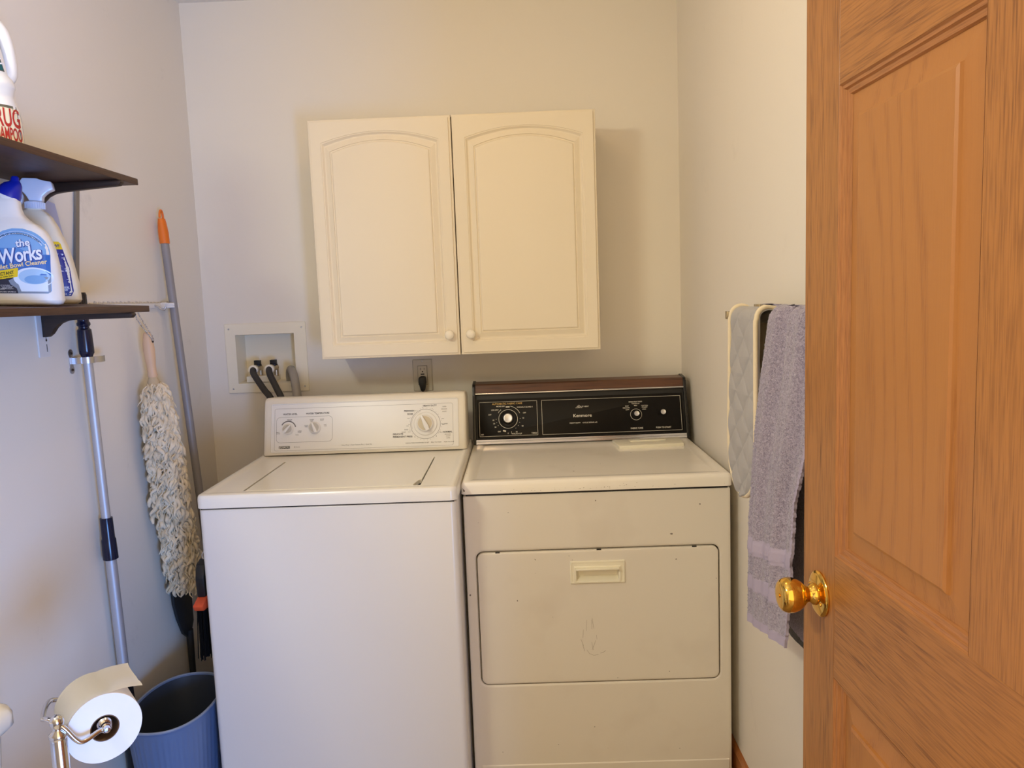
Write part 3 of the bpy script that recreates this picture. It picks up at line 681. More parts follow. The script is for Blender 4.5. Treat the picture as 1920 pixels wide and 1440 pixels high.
h2 = MB().tube(bez([(.2330, -.020, 1.160), (.2335, -.036, 1.158), (.240, -.048, 1.140), (.272, -.085, 1.095), (.298, -.112, 1.052), (.318, -.12, .95), (.335, -.12, .80)], 8), .0115, 14).build('supply_hose', M_rubber, None, 60)
tag(h2, 'black rubber supply hose on the middle valve, nearest the grey drain hose', 'hose', 'washer supply hoses')
for o_, x in ((h1, .1745), (h2, .2330)):
    MB().lathe([(.0115, 0), (.0165, 0), (.0165, .012), (.012, .014), (.0115, .014)], (x, -.022, 1.160), (0, -1, 0), 16).build('coupling', M_pipe, o_, 30)
mb = MB().tube(bez([(.285, .040, 1.106), (.288, .030, 1.135), (.298, .008, 1.152), (.312, -.022, 1.150), (.327, -.050, 1.125), (.338, -.075, 1.09), (.350, -.10, 1.04), (.372, -.12, .92), (.395, -.12, .80)], 8), .0150, 18)
tag(mb.build('drain_hose', M_ghose, None, 60), 'thick grey drain hose arching out of the wall box', 'hose')

# ------------------------------------------------------------------ outlet and plug
ol = thing('wall_outlet', 'cream wall outlet plate below the cabinet with a black plug in it', 'outlet', (.782, 0, 1.115))
def oo(o): o.location = -ol.location; return o
r_ = rrect(.7465, .8175, 1.0575, 1.1735, .004)
M_plate = mat('ivory_outlet_plate', (214, 206, 190), .4)
pl = oo(MB().rings([[(a, 0, b) for a, b in r_], [(a, -.003, b) for a, b in r_], [(a, -.0055, b) for a, b in rrect(.749, .815, 1.060, 1.171, .003)]], False, True).build('wall_plate', M_plate, ol, 30))
MB().box(.7645, .7995, -.0060, -.005, 1.081, 1.1505).build('plate_gap', M_gap, pl, None)
rc = MB().box(.7655, .7985, -.0085, -.005, 1.082, 1.1495, .0008, 1).build('receptacle', M_plate, pl, 30)
pt = Print(lambda u, v, h: (u, -.0085-h, v)); 
pt.rect(.7748, .7764, 1.1345, 1.1425).rect(.7880, .7896, 1.1355, 1.1420).ring(.7822, 1.1285, 0, .0026, n=12)
pt.rect(.7755, .7890, 1.1175, 1.1215).rect(.7755, .7890, 1.1090, 1.1130)
pt.build('slots', M_dark, rc)
for z in (1.167, 1.064): MB().lathe([(.0005, .001), (.002, .0008), (.0026, 0)], (.782, -.0055, z), (0, -1, 0), 10).build('screw', M_steel, pl, 40)
pg = thing('power_plug', 'black power plug and cord in the outlet under the cabinet', 'plug', (.783, -.0085, 1.095))
o_ = MB().prism([(-.0125, .012), (-.0100, .017), (.0100, .017), (.0125, .012), (.0135, -.004), (.0075, -.030), (.0045, -.036), (-.0045, -.036), (-.0075, -.030), (-.0135, -.004)], lambda a, b: (a, -.026, b), lambda a, b: (a, 0, b), .0025).build('plug_body', M_dark, pg, 40)
o_ = MB().tube(bez([(0, -.014, -.032), (0, -.016, -.06), (.004, -.02, -.13), (.01, -.03, -.25)], 8), .0042, 10).build('cord', M_dark, pg, 60)

# ------------------------------------------------------------------ shelves on the left wall
def shelf(name, label, zt, tilt, slot):
    """zt: height of the top face at the wall; tilt: drop of the front edge"""
    r = thing(name, label, 'shelf', (0, -1.2, zt), 'dark wooden wall shelves')
    y0, y1 = -1.72, -.865; k = tilt/.22; th = .0155
    f = lambda x, z: z-k*x
    b = MB(); 
    pts = [(.0, y0), (.2205, y0), (.2205, y1+.004), (.2165, y1), (.0, y1)]
    b.prism(pts, lambda x, y: (x, y+1.2, f(x, 0)), lambda x, y: (x, y+1.2, f(x, -th)), .0012)
    b.build('board', M_walnut, r, 30)
    for yb in (-.945, -1.58):
        pr = [(.003, -th), (.222, -th), (.224, -th-.006), (.218, -th-.013), (.15, -th-.017), (.085, -th-.021), (.062, -th-.024), (.046, -th-.031), (.034, -th-.042), (.024, -th-.056), (.014, -th-.064), (.003, -th-.065)]
        MB().prism(pr, lambda x, z: (x, yb-.009+1.2, f(x, z)), lambda x, z: (x, yb+.009+1.2, f(x, z)), .0015).build('bracket', M_walnut_shaded, r, 30)
    if slot:
        s = MB().box(.0, .0035, -.972+1.2, -.930+1.2, -.128, -.022, .0005, 1).build('wall_strip', M_whitepl, r, 30)
        p = Print(lambda u, v, h: (.0035+h, u+1.2, v-zt))
        p.ring(-.936-.006, zt-.088, 0, .0032, n=12); p.rect(-.9432, -.9408, zt-.116, zt-.098); p.ring(-.942, zt-.083, 0, .0018, n=8)
        p.build('keyhole', M_gap, s)
    return r
shelf('wall_shelf', 'dark wooden shelf above, holding the rug shampoo jug', 1.704, -.002, False)
shelf('wall_shelf', 'dark wooden shelf below, holding the toilet cleaner and spray bottles', 1.411, .014, True)

# ------------------------------------------------------------------ bottles
def bottle_surface(tab, npow):
    """tab rows: (v, uL, uR, depth half). returns surface point function in local coords (u, v, h), x=u y=-depth"""
    def f(u, v, h=0):
        uL, uR, d = interp(tab, v); c = (uL+uR)/2; a = (uR-uL)/2
        t = min(.995, abs((u-c)/a)); return (u, -(d*(1-t**npow)**(1/npow))-h, v)
    return f
def bottle_body(tab, npow, name, m, parent, seg=48, zs=None):
    mb = MB(); rg = []
    vs = zs or sorted(set([t[0] for t in tab]+[tab[0][0]+(tab[-1][0]-tab[0][0])*k/40 for k in range(41)]))
    for v in vs:
        uL, uR, d = interp(tab, v); c = (uL+uR)/2; a = (uR-uL)/2; ring = []
        for k in range(seg):
            t = 2*PI*k/seg; ct, st = math.cos(t), math.sin(t)
            ring.append((c+a*math.copysign(abs(ct)**(2/npow), ct), d*math.copysign(abs(st)**(2/npow), st), v))
        rg.append(ring)
    mb.rings(rg, True, True)
    return mb.build(name, m, parent, 50)
# --- toilet cleaner bottle with angled neck
zsh = 1.411-.014*.145/.22
wk = thing('cleaner_bottle', 'white toilet bowl cleaner bottle with blue cap and blue label', 'bottle', (.1435, -1.2155, zsh+.0022), rz=math.radians(18))
wk.rotation_euler = (0, math.radians(2.2), math.radians(18)); wk.scale = (1, 1, .968)
tabw = [(0, -.062, .056, .022), (.003, -.070, .0635, .029), (.010, -.0740, .0675, .032), (.045, -.0730, .0660, .0325), (.085, -.069, .0620, .0325), (.118, -.065, .0560, .032), (.140, -.063, .0490, .031), (.155, -.062, .0410, .029), (.165, -.062, .0310, .027), (.172, -.061, .0195, .025), (.179, -.060, .0105, .023),
        (.188, -.060, .0035, .022), (.200, -.0575, -.0005, .0215), (.212, -.053, -.0015, .021), (.2185, -.0475, -.003, .0195)]
bw = bottle_body(tabw, 3.2, 'bottle', M_hdpe, wk)
# cap: tilted, blunt, with a nib
def tring(c, a, d, ang, npow=2.4, seg=32):
    ca, sa = math.cos(ang), math.sin(ang); out = []
    for k in range(seg):
        t = 2*PI*k/seg; x = a*math.copysign(abs(math.cos(t))**(2/npow), math.cos(t)); y = d*math.copysign(abs(math.sin(t))**(2/npow), math.sin(t))
        out.append((c[0]+x*ca, y, c[1]+x*sa))
    return out
ag = math.radians(-24)
mb = MB().rings([tring((-.0250, .2170), .0215, .0195, ag), tring((-.0240, .2195), .0225, .0205, ag), tring((-.0215, .2255), .0215, .0195, ag), ], True, True)
mb.build('neck_collar', M_hdpe, wk, 40)
mb = MB().rings([tring((-.0222, .2235), .0222, .0200, ag), tring((-.0190, .2300), .0220, .0195, ag), tring((-.0150, .2400), .0190, .0165, ag*.9), tring((-.0115, .2480), .0155, .0130, ag*.6), tring((-.0085, .2525), .0105, .0090, ag*.3), tring((-.0080, .2560), .0078, .0070, 0), tring((-.0075, .2620), .0072, .0065, 0), tring((-.0075, .2645), .0050, .0045, 0)], True, True)
mb.build('cap', M_capblue, wk, 40)
fs = bottle_surface(tabw, 3.2)
fw_ = lambda u, v, h: fs(u, v, h)
def arch_w(v, v0=.030, v1=.160, c=-.0015, a=.0535, rt=.055):
    if v < v0+.006:
        t = (v0+.006-v)/.006; return a-.006*(1-math.sqrt(max(0, 1-t*t)))
    if v > v1-rt:
        t = (v-(v1-rt))/rt; return a*math.sqrt(max(0.0001, 1-t**2.2*.97))
    return a
lblue = mat('label_sky_blue', (120, 172, 222), .3); mblue = mat('label_blue', (44, 108, 188), .3); kblue = mat('label_navy', (22, 34, 62), .3); dblue = mat('label_outline_blue', (24, 70, 150), .3)
yel = mat('label_yellow', (240, 204, 30), .3); wht = mat('label_white', (240, 244, 250), .35); blk = mat('label_black', (24, 24, 30), .35); pale = mat('label_pale_blue', (168, 204, 236), .3); gry = mat('label_grey', (132, 144, 160), .35)
cL = -.0015
lab = Print(fw_).band(.024, .156, lambda v: cL-arch_w(v, .024, .156), lambda v: cL+arch_w(v, .024, .156), 26, 14, .0003).build('label', lblue, bw)
Print(fw_).band(.062, .104, lambda v: cL-arch_w(v), lambda v: cL+arch_w(v), 12, 14, .0005).build('label_band', mblue, lab)
Print(fw_).band(.104, .116, lambda v: cL-arch_w(v), lambda v: cL+arch_w(v)-.02*((v-.104)/.012)**.5*1.5-.02, 5, 14, .0005).build('label_band', mat('label_mid_blue', (78, 140, 208), .3), lab)
Print(fw_).band(.024, .066, lambda v: cL-arch_w(v, .024, .156), lambda v: cL+interp([(.024, -.004), (.034, -.006), (.042, -.016), (.050, -.020), (.058, -.006), (.066, .004)], v)[0], 16, 12, .0007).build('label_base', kblue, lab)
Print(fw_).band(.024, .058, lambda v: cL+interp([(.024, -.004), (.034, -.006), (.042, -.016), (.050, -.020), (.058, -.006)], v)[0], lambda v: cL+arch_w(v, .024, .156)-.0008, 12, 12, .0006).build('label_corner', gry, lab)
# bowl drawing
p = Print(fw_).ring(.022, .056, 0, .0345, n=36, h=.0009, sq=.62); p.band(.028, .052, lambda v: .022-.022-(v-.028)*.30, lambda v: .0465, 6, 8, .0009); p.build('bowl_picture', mat('bowl_white', (226, 238, 250), .3), lab)
Print(fw_).ring(.0235, .0585, 0, .0270, n=36, h=.0011, sq=.58).build('bowl_picture', pale, lab)
Print(fw_).ring(.0250, .0525, 0, .0185, n=28, h=.0013, sq=.48).build('bowl_picture', lblue, lab)
Print(fw_).ring(cL, .0990, .0465, .0475, 30, 150, 30, .0008).ring(cL, .0990, .0510, .0516, 30, 150, 30, .0008).build('label_rings', wht, lab)
# words
cu = .0005
p = Print(fw_); 
for ou in (0,):
    p.text('Works', cu+.001, .1005, .0415, bold=.055, rot=.16, shear=.12, sx=.68, space=.92, h=.0010); p.text('the', cu+.0065, .1255, .0205, bold=.065, rot=.16, shear=.1, sx=.92, h=.0010)
p.build('lettering', dblue, lab)
p = Print(fw_); p.text('Works', cu, .1015, .0415, bold=.018, rot=.16, shear=.12, sx=.68, space=.92, h=.0013); p.text('the', cu+.006, .1262, .0205, bold=.022, rot=.16, shear=.1, sx=.92, h=.0013)
p.build('lettering', wht, lab)
p = Print(fw_); p.text('Toilet Bowl Cleaner', cL+.0005, .0820, .0125, bold=.018, rot=.16, sx=.94, h=.0012); p.build('lettering', mat('label_cream', (250, 222, 150), .35), lab)
p = Print(fw_); p.text('KILLS 99.9% OF HOUSEHOLD BACTERIA*', cL-.002, .1455, .0050, bold=.02, arc=.055, h=.0010); p.build('lettering', kblue, lab)
p = Print(fw_); A = [(-.0585+t*.0535/8*1.0, .0475+.0105*t/8) for t in range(9)]; Bb = [(a[0]+.002, a[1]+.0185) for a in A]; p.strip(A, Bb, .0012); p.build('ribbon', yel, lab)
p = Print(fw_); p.text('DISINFECTANT', -.0350, .0623, .0088, bold=.025, rot=.19, sx=.82, h=.0015).text('Removes Rust, Lime, Scale', -.0335, .0565, .0040, bold=.02, rot=.19, h=.0015).text('& Hard Water Stains', -.033, .0520, .0040, bold=.02, rot=.19, h=.0015); p.build('lettering', blk, lab)
p = Print(fw_); p.text('KEEP OUT OF REACH OF CHILDREN', -.040, .0405, .0026, h=.001).text('DANGER', -.0535, .0375, .0040, bold=.03, h=.001, align='LEFT').text('See back panel for additional', -.0535, .0345, .0024, h=.001, align='LEFT').text('precautionary statements', -.0535, .0320, .0024, h=.001, align='LEFT').text('ACTIVE INGREDIENT\nHydrogen Chloride\nOTHER INGREDIENTS', -.0245, .0355, .0022, h=.001)
p.text('Net Contents:  32 FL OZ (1 QT) 946 mL', -.033, .0270, .0028, bold=.02, h=.001); p.build('lettering', wht, lab)

# --- spray bottle behind it
sp = thing('spray_bottle', 'white trigger spray bottle with navy label, behind the toilet cleaner', 'bottle', (.0905, -1.0725, 1.411-.014*.0975/.22+.0022), rz=math.radians(20))
sp.rotation_euler = (0, math.radians(2), math.radians(20)); sp.scale = (1, 1, .975)
tabs = [(0, -.066, .062, .022), (.003, -.072, .068, .029), (.010, -.074, .0725, .032), (.05, -.072, .069, .033), (.10, -.066, .0595, .032), (.135, -.062, .0505, .031), (.150, -.060, .0450, .030), (.156, -.0575, .0420, .0285), (.175, -.052, .0350, .026), (.195, -.042, .0250, .0225), (.206, -.032, .0150, .019), (.2105, -.023, .0080, .015), (.216, -.0225, .0075, .015)]
bs = bottle_body(tabs, 4.2, 'bottle', M_cream, sp)
mb = MB().lathe([(.0165, 0), (.0190, .001), (.0190, .015), (.0175, .017), (.0165, .017)], (-.0065, 0, .2115), (0, 0, 1), 28)
for k in range(28):
    a = 2*PI*k/28; mb.box(-.0065+.019*math.cos(a)-.0008, -.0065+.019*math.cos(a)+.0008, .019*math.sin(a)-.0008, .019*math.sin(a)+.0008, .2125, .2265)
mb.build('collar', M_clear, sp, 30)
hd = [(-.036, .2630), (-.026, .2790), (.0020, .2795), (.0120, .2755), (.0290, .2735), (.0330, .2560), (.0210, .2500), (.0110, .2400), (.0100, .2285), (-.0150, .2285), (-.0200, .2400), (-.0260, .2480), (-.0335, .2540)]
mb = MB().prism(hd, lambda a, b: (a, -.0125, b), lambda a, b: (a, .0125, b), .003)
head = mb.build('spray_head', M_clear, sp, 35)
MB().prism([(-.0380, .2520), (-.0325, .2535), (-.0270, .2420), (-.0285, .2280), (-.0360, .2160), (-.0390, .2175), (-.0335, .2290), (-.0330, .2410)], lambda a, b: (a, -.0075, b), lambda a, b: (a, .0075, b), .0012).build('trigger', M_clear, head, 35)
MB().lathe([(.0005, 0), (.0065, 0), (.0075, .008), (.0005, .008)], (-.036, 0, .268), (-1, 0, .12), 16).build('nozzle', M_clear, head, 35)
fs2 = bottle_surface(tabs, 4.2)
navy = mat('label_royal_navy', (34, 42, 130), .35)
uR = lambda v: interp([(.018, .0585), (.028, .0635), (.08, .0580), (.135, .0430), (.139, .039)], v)[0]
lab2 = Print(fs2).band(.018, .122, lambda v: -.055, uR, 18, 12, .0004).build('label', navy, bs)
Print(fs2).band(.122, .139, lambda v: -.050, uR, 4, 12, .0005).build('label_band', yel, lab2)
Print(fs2).band(.055, .070, lambda v: -.02, lambda v: .020, 3, 6, .0007).build('label_band', yel, lab2)
p = Print(fs2)
p.poly([(.008, .112), (.024, .112), (.024, .100), (.0340, .1120), (.0480, .1120), (.0345, .0945), (.0540, .0730), (.0390, .0730), (.0240, .0880), (.024, .073), (.008, .073)], .0009)
for v, a, b in ((.1025, .030, .0475), (.079, .035, .0520), (.055, .018, .054), (.034, .044, .056)): p.rect(a, b, v, v+.0009, .0008)
p.rect(.0185, .0193, .043, .070, .0008).poly([(.0155, .046), (.0225, .046), (.0190, .039)], .0008)
p.text('DISINFECTS & CLEANS', .030, .0375, .0050, bold=.02, h=.0009).text('MOLD & MILDEW', .033, .031, .0050, bold=.02, h=.0009).text('32 FL OZ (946 mL)', .030, .0225, .0050, bold=.03, h=.0009)
p.build('lettering', wht, lab2)
p = Print(fs2); p.text('NEW!', .030, .1295, .0085, bold=.03, h=.001); p.build('lettering', navy, lab2)

# --- rug shampoo jug on the upper shelf
rg_ = thing('shampoo_jug', 'white handled rug shampoo jug on the upper shelf', 'bottle', (.113, -1.208, 1.7045), rz=math.radians(50))
tabr = [(0, -.105, .038, .030), (.004, -.111, .0440, .038), (.012, -.1125, .0455, .042), (.060, -.112, .0450, .042), (.085, -.1105, .0425, .041), (.100, -.107, .0380, .038), (.112, -.1055, .0350, .036), (.124, -.107, .0375, .037), (.130, -.109, .0400, .038), (.136, -.109, .0395, .038), (.145, -.105, .0365, .036), (.154, -.103, .0290, .034), (.20, -.095, .0225, .030), (.238, -.088, .011, .026), (.256, -.075, -.012, .020), (.264, -.065, -.038, .016), (.285, -.065, -.038, .016)]
bj = bottle_body(tabr, 3.0, 'bottle', M_hdpe, rg_)
mb = MB().tube(bez([(.026, 0, .146), (.0360, 0, .160), (.0375, 0, .19), (.0335, 0, .225), (.0260, 0, .246), (.010, 0, .258), (-.020, 0, .250)], 8), [.0125]*48+[.0125], 14)
mb.build('handle', M_hdpe, rg_, 60)
MB().lathe([(.0005, 0), (.018, 0), (.018, .02), (.0005, .021)], (-.0515, 0, .285), (0, 0, 1), 24).build('cap', M_hdpe, rg_, 40)
fs3 = bottle_surface(tabr, 3.0)
drk = mat('label_olive_border', (86, 88, 76), .4); crm = mat('label_ivory', (240, 226, 190), .4); red = mat('label_red', (184, 40, 36), .4); teal = mat('label_teal', (0, 92, 98), .35)
l3 = Print(fs3).band(.010, .092, lambda v: -.104, lambda v: interp([(.01, .0436), (.092, .0405)], v)[0], 12, 16, .0003).build('label', drk, bj)
Print(fs3).band(.0175, .0865, lambda v: -.1005, lambda v: interp([(.01, .0405), (.092, .0378)], v)[0], 12, 16, .0006).build('label_field', crm, l3)
p = Print(fs3); p.text('RUG', .0365, .0655, .050, bold=.022, sx=.47, h=.0012, align='RIGHT'); p.text('SHAMPOO', .0375, .0345, .035, bold=.020, sx=.345, h=.0012, space=.97, align='RIGHT'); p.build('lettering', red, l3)
Print(fs3).band(.0120, .0180, lambda v: -.085, lambda v: .0290, 3, 10, .0009).build('label_strip', mat('label_gold', (206, 186, 110), .4), l3)
p = Print(fs3); p.text('CONCENTRATE', -.012, .0150, .0055, bold=.02, h=.0012); p.build('lettering', drk, l3)
l4 = Print(fs3).band(.158, .236, lambda v: -.082, lambda v: interp([(.158, .0190), (.236, .0015)], v)[0], 10, 12, .0004).build('label', drk, bj)
Print(fs3).band(.160, .198, lambda v: -.080, lambda v: interp([(.158, .0172), (.236, -.0005)], v)[0], 8, 10, .0008).build('label_field', teal, l4)
Print(fs3).band(.198, .220, lambda v: -.060, lambda v: interp([(.158, .0172), (.236, -.0005)], v)[0], 5, 10, .0008).build('label_field', yel, l4)
Print(fs3).band(.220, .234, lambda v: -.078, lambda v: interp([(.158, .0172), (.236, -.0005)], v)[0], 4, 10, .0008).build('label_field', crm, l4)
p = Print(fs3); p.text('pet.', .0005, .1795, .026, bold=.02, h=.0012); p.text('for', .003, .1985, .015, bold=.02, h=.0012); p.build('lettering', wht, l4)

# --- pale card behind the bottles and small box
cd = MB().prism([(-1.04, 1.4125), (-.875, 1.4125), (-.856, 1.655), (-.90, 1.662), (-1.04, 1.655)], lambda y, z: (.004+.055*(1.66-z)/.25+.0015, y, z), lambda y, z: (.004+.055*(1.66-z)/.25, y, z))
tag(cd.build('paper_sheet', M_sheet, None, None), 'pale lavender sheet of card leaning on the wall behind the spray bottle', 'card')
bxo = thing('tissue_pack', 'small pale wrapped pack high against the wall behind the blue-capped bottle', 'pack', (.026, -1.150, 1.4095))
mb = MB().box(-.023, .023, -.026, .026, 0, .262, .006, 3); mb.build('wrapper', mat('pale_wrapper', (214, 210, 196), .5), bxo, 35)
MB().box(-.0238, .0238, -.0268, .0268, .236, .244, .001).build('band', mat('wrapper_band', (150, 156, 170), .5), bxo, 35)

# ------------------------------------------------------------------ rail on the wall with hooks and clips
ra = thing('hanging_rail', 'white rail with clips and hooks running along the left wall', 'rail', (0, -.55, 1.400))
def rl(o): o.location = -ra.location; return o
rail = rl(MB().box(0, .012, -.855, -.250, 1.3915, 1.4075, .0015, 2).build('rail', M_whitepl, ra, 30))
mb = MB()
for k in range(26):
    y = -.83+k*.0225; z = 1.4075+random.uniform(.001, .006); mb.prism([(y, 1.4075), (y+.018, 1.4075), (y+.014, z), (y+.004, z+.002)], lambda a, b: (.0002, a, b), lambda a, b: (.0015+.002*random.random(), a, b))
rl(mb.build('peeling_paint', mat('peeled_paint', (206, 200, 192), .9), ra, None))
for y in (-.575, -.395):
    MB().tube(bez([(.010, y, 1.400), (.022, y, 1.396), (.030, y, 1.388), (.040, y, 1.386), (.046, y, 1.396)], 6), .003, 8).build('hook', M_steel, rail, 50)
mb = MB().box(.010, .030, -.352, -.312, 1.390, 1.409, .002)
for s in (-1, 1):
    pts = [(.020+.026*math.cos(a), -.332+s*.0, 1.399) for a in (0,)]
    arc = [(.0345-.0195*math.cos(math.radians(a)), -.332+s*.0195*math.sin(math.radians(a)), 1.3995) for a in range(0, 141, 10)]
    for q in (1.395, 1.4005, 1.404): mb.tube([(p[0], p[1], q) for p in arc], .0035, 8)
mb.build('broom_clip', M_whitepl, rail, 40)

# ------------------------------------------------------------------ broom (orange grip, grey pole)
P0, P1 = Vector((.0250, -.3300, 1.700)), Vector((.1020, -.3130, .10))
br = thing('broom', 'grey pole broom with orange hanging grip, leaning in the back left corner', 'broom', tuple(Vector((.105, -.312, 0))))
def bl(o): o.location = -br.location; return o
lerp = lambda t: P0+(P1-P0)*t
bl(MB().tube([lerp(.06), lerp(1)], .0125, 18).build('pole', M_gpole, br, 60))
ax = (P1-P0).normalized(); sd = Vector((0, 1, 0)); 
mb = MB(); 
mb.rings([[lerp(t)+Vector((math.cos(2*PI*k/24)*rx, math.sin(2*PI*k/24)*ry, 0)) for k in range(24)] for t, rx, ry in ((.0665, .0135, .0135), (.066, .0150, .0150), (.045, .0155, .0160), (.026, .0125, .0150), (.018, .0100, .0135))], True, True)
lp = [lerp(.018)+Vector((0, .0115*math.cos(a)*(1), .024*math.sin(a)+.002)) for a in [PI*k/14 for k in range(15)]]
mb.tube(lp, .0035, 10)
bl(mb.build('grip', M_orange, br, 50))
mb = MB().box(.075, .135, -.43, -.19, .075, .115, .01, 2); bl(mb.build('broom_head', M_dark, br, 30))
mb = MB()
for k in range(90):
    y = -.425+.23*((k*37) % 90)/90; x = .080+.05*((k*13) % 17)/17; mb.tube([(x, y, .08), (x+random.uniform(-.012, .012), y*1.0+random.uniform(-.012, .012), .002)], .0016, 4)
o_ = bl(mb.build('bristles', M_black, br, 50)); o_['kind'] = 'stuff'

# ------------------------------------------------------------------ extension pole in its clip
ep_ = thing('extension_pole', 'silver telescopic pole with navy grip and collar clipped to the left wall', 'pole', (.036, -.80, 0))
def pl_(o): o.location = -ep_.location; return o
pa = lambda z: Vector((.030, -.8265+(1.43-z)*.030, z))
pl_(MB().tube([pa(1.27), pa(.79)], .0115, 20).build('tube', M_alu, ep_, 60)); pl_(MB().tube([pa(.79), pa(.02)], .0140, 20).build('tube', M_alu, ep_, 60))
gr = [(1.437, .004), (1.4365, .0125), (1.43, .0145), (1.395, .0140), (1.372, .0165), (1.367, .0135), (1.363, .0135), (1.359, .0160), (1.354, .0160), (1.350, .0125), (1.346, .0125), (1.342, .0165), (1.33, .0172), (1.29, .0178), (1.282, .0175), (1.279, .0155), (1.272, .0130)]
pl_(MB().tube([pa(z) for z, r in gr], [r for z, r in gr], 24).build('grip', M_navy, ep_, 40))
cg2 = [(.845, .0140), (.8445, .0155), (.790, .0160), (.784, .0180), (.732, .0190), (.730, .0150)]
pl_(MB().tube([pa(z) for z, r in cg2], [r for z, r in cg2], 24).build('collar', M_navy, ep_, 40))
pl_(MB().tube([pa(.375), pa(.372), pa(.12), pa(.0)], [.014, .0185, .019, .019], 20).build('end_sleeve', M_black, ep_, 40))
# metal clip
cl = thing('pole_clip', 'chromed spring clip on the left wall gripping the silver pole', 'clip', (0, -.83, 1.264))
mb = MB()
for z in (1.284, 1.242): mb.lathe([(.0005, 0), (.0105, 0), (.0105, .0018), (.0005, .002)], (0, -.845, z), (1, 0, 0), 20)
mb.box(0, .0018, -.853, -.838, 1.240, 1.286); mb.box(0, .0020, -.850, -.815, 1.256, 1.272)
cb = mb.build('base', M_steel, cl, 40); cb.location = -cl.location
for z in (1.284, 1.242): MB().lathe([(.0005, .003), (.003, .0025), (.0035, 0)], (.002, -.845, z), (1, 0, 0), 10).build('screw', M_gap, cb, 40)
c0 = pa(1.263)
def strap(path, z0, z1, th=.0014):
    m_ = MB(); out = []
    for i, p in enumerate(path):
        a = Vector(path[max(i-1, 0)]); b = Vector(path[min(i+1, len(path)-1)]); d = (b-a).normalized(); n = Vector((-d.y, d.x))*th/2
        out.append([(p[0]+n.x, p[1]+n.y, z0), (p[0]-n.x, p[1]-n.y, z0), (p[0]-n.x, p[1]-n.y, z1), (p[0]+n.x, p[1]+n.y, z1)])
    m_.rings(out, True, True); return m_
arc = [(c0.x+.0150*math.cos(math.radians(a)), c0.y+.0150*math.sin(math.radians(a))) for a in range(-150, 61, 15)]
pth = [(.002, c0.y-.020), (.016, c0.y-.022), (.022, c0.y-.012)]+arc+[(.046, c0.y+.022), (.050, c0.y+.036), (.046, c0.y+.052)]
o_ = strap(pth, 1.2565, 1.2725).build('spring_arm', M_steel, cl, 40); o_.location = -cl.location
# slim grey strip leaning on the wall behind the pole
tag(MB().prism([(-.7525, 1.735), (-.7365, 1.735), (-.8005, 1.4110), (-.8165, 1.4110)], lambda y, z: (.002+(1.74-z)*.01, y, z), lambda y, z: (.008+(1.74-z)*.01, y, z), .0006).build('metal_strip', M_greystrip, None, 30), 'slim dull grey metal strip leaning on the wall between the shelves', 'strip')

# ------------------------------------------------------------------ wool duster
du = thing('wool_duster', 'shaggy cream wool duster with pale wooden handle hanging on the left wall', 'duster', (.055, -.56, 1.39))
def dl_(o): o.location = -du.location; return o
axd = lambda z: Vector((.060, interp([(.50, -.452), (.62, -.466), (.80, -.500), (.95, -.520), (1.10, -.5365), (1.20, -.548), (1.32, -.560)], z)[0], z))
hp = [(1.322, .006), (1.320, .0095), (1.31, .0115), (1.29, .0150), (1.27, .0160), (1.25, .0150), (1.225, .0125), (1.205, .0125), (1.196, .0140), (1.190, .0110)]
hnd = dl_(MB().tube([axd(z) for z, r in hp], [r for z, r in hp], 20).build('handle', M_wooll, du, 60))
MB().lathe([(.0005, .0015), (.0042, .001), (.0042, -.002)], axd(1.296)+Vector((.0145, 0, 0)), (1, -.15, 0), 12).build('cord_hole', M_gap, hnd, 40)
mb = MB(); random.seed(5)
top_ = Vector((.046, -.575, 1.392)); ho = axd(1.297)
for s in (-1, 1):
    A = bez([top_, top_+Vector((0, s*.010, -.02)), (ho+top_)/2+Vector((.002, s*.012, 0)), ho+Vector((.012, s*.006, .012)), ho+Vector((.0165, s*.001, 0))], 8)
    for ph in (0, PI):
        mb.tube([p+Vector((.0012*math.cos(i*1.1+ph), .0012*math.sin(i*1.1+ph), 0)) for i, p in enumerate(A)], .0013, 5)
dl_(mb.build('hanging_cord', mat('flecked_cord', (214, 204, 190), .9, var=(420, (70, 60, 60), .52, .58)), du, 60))
# head: core and yarn locks
prof_d = [(1.196, .012), (1.175, .022), (1.14, .036), (1.09, .043), (1.02, .046), (.95, .050), (.88, .048), (.80, .052), (.72, .056), (.64, .060), (.58, .058), (.545, .046), (.522, .028)]
pd = sorted(prof_d)
mb = MB().rings([[axd(z)+Vector((min(r, .046)*.8*math.cos(2*PI*k/20), r*.82*math.sin(2*PI*k/20), 0)) for k in range(20)] for z, r in prof_d], True, True)
core = dl_(mb.build('wool_core', mat('wool_core', (196, 176, 142), .95), du, 60))
mb = MB(); t = bmesh.new()
def lock(p, d, out, length, rad, curl, ph):
    pts = []; n = 7; side = d.cross(out).normalized()
    for i in range(n):
        s = i/(n-1)
        pts.append(p+d*length*s+out*(rad*1.6*math.sin(PI*s)+.001)+side*curl*math.sin(2.2*PI*s+ph)*length*.22)
    R = [rad*(.55+.9*math.sin(PI*min(1, s*1.05))) for s in [i/(n-1) for i in range(n)]]
    return pts, R
verts = []; faces = []
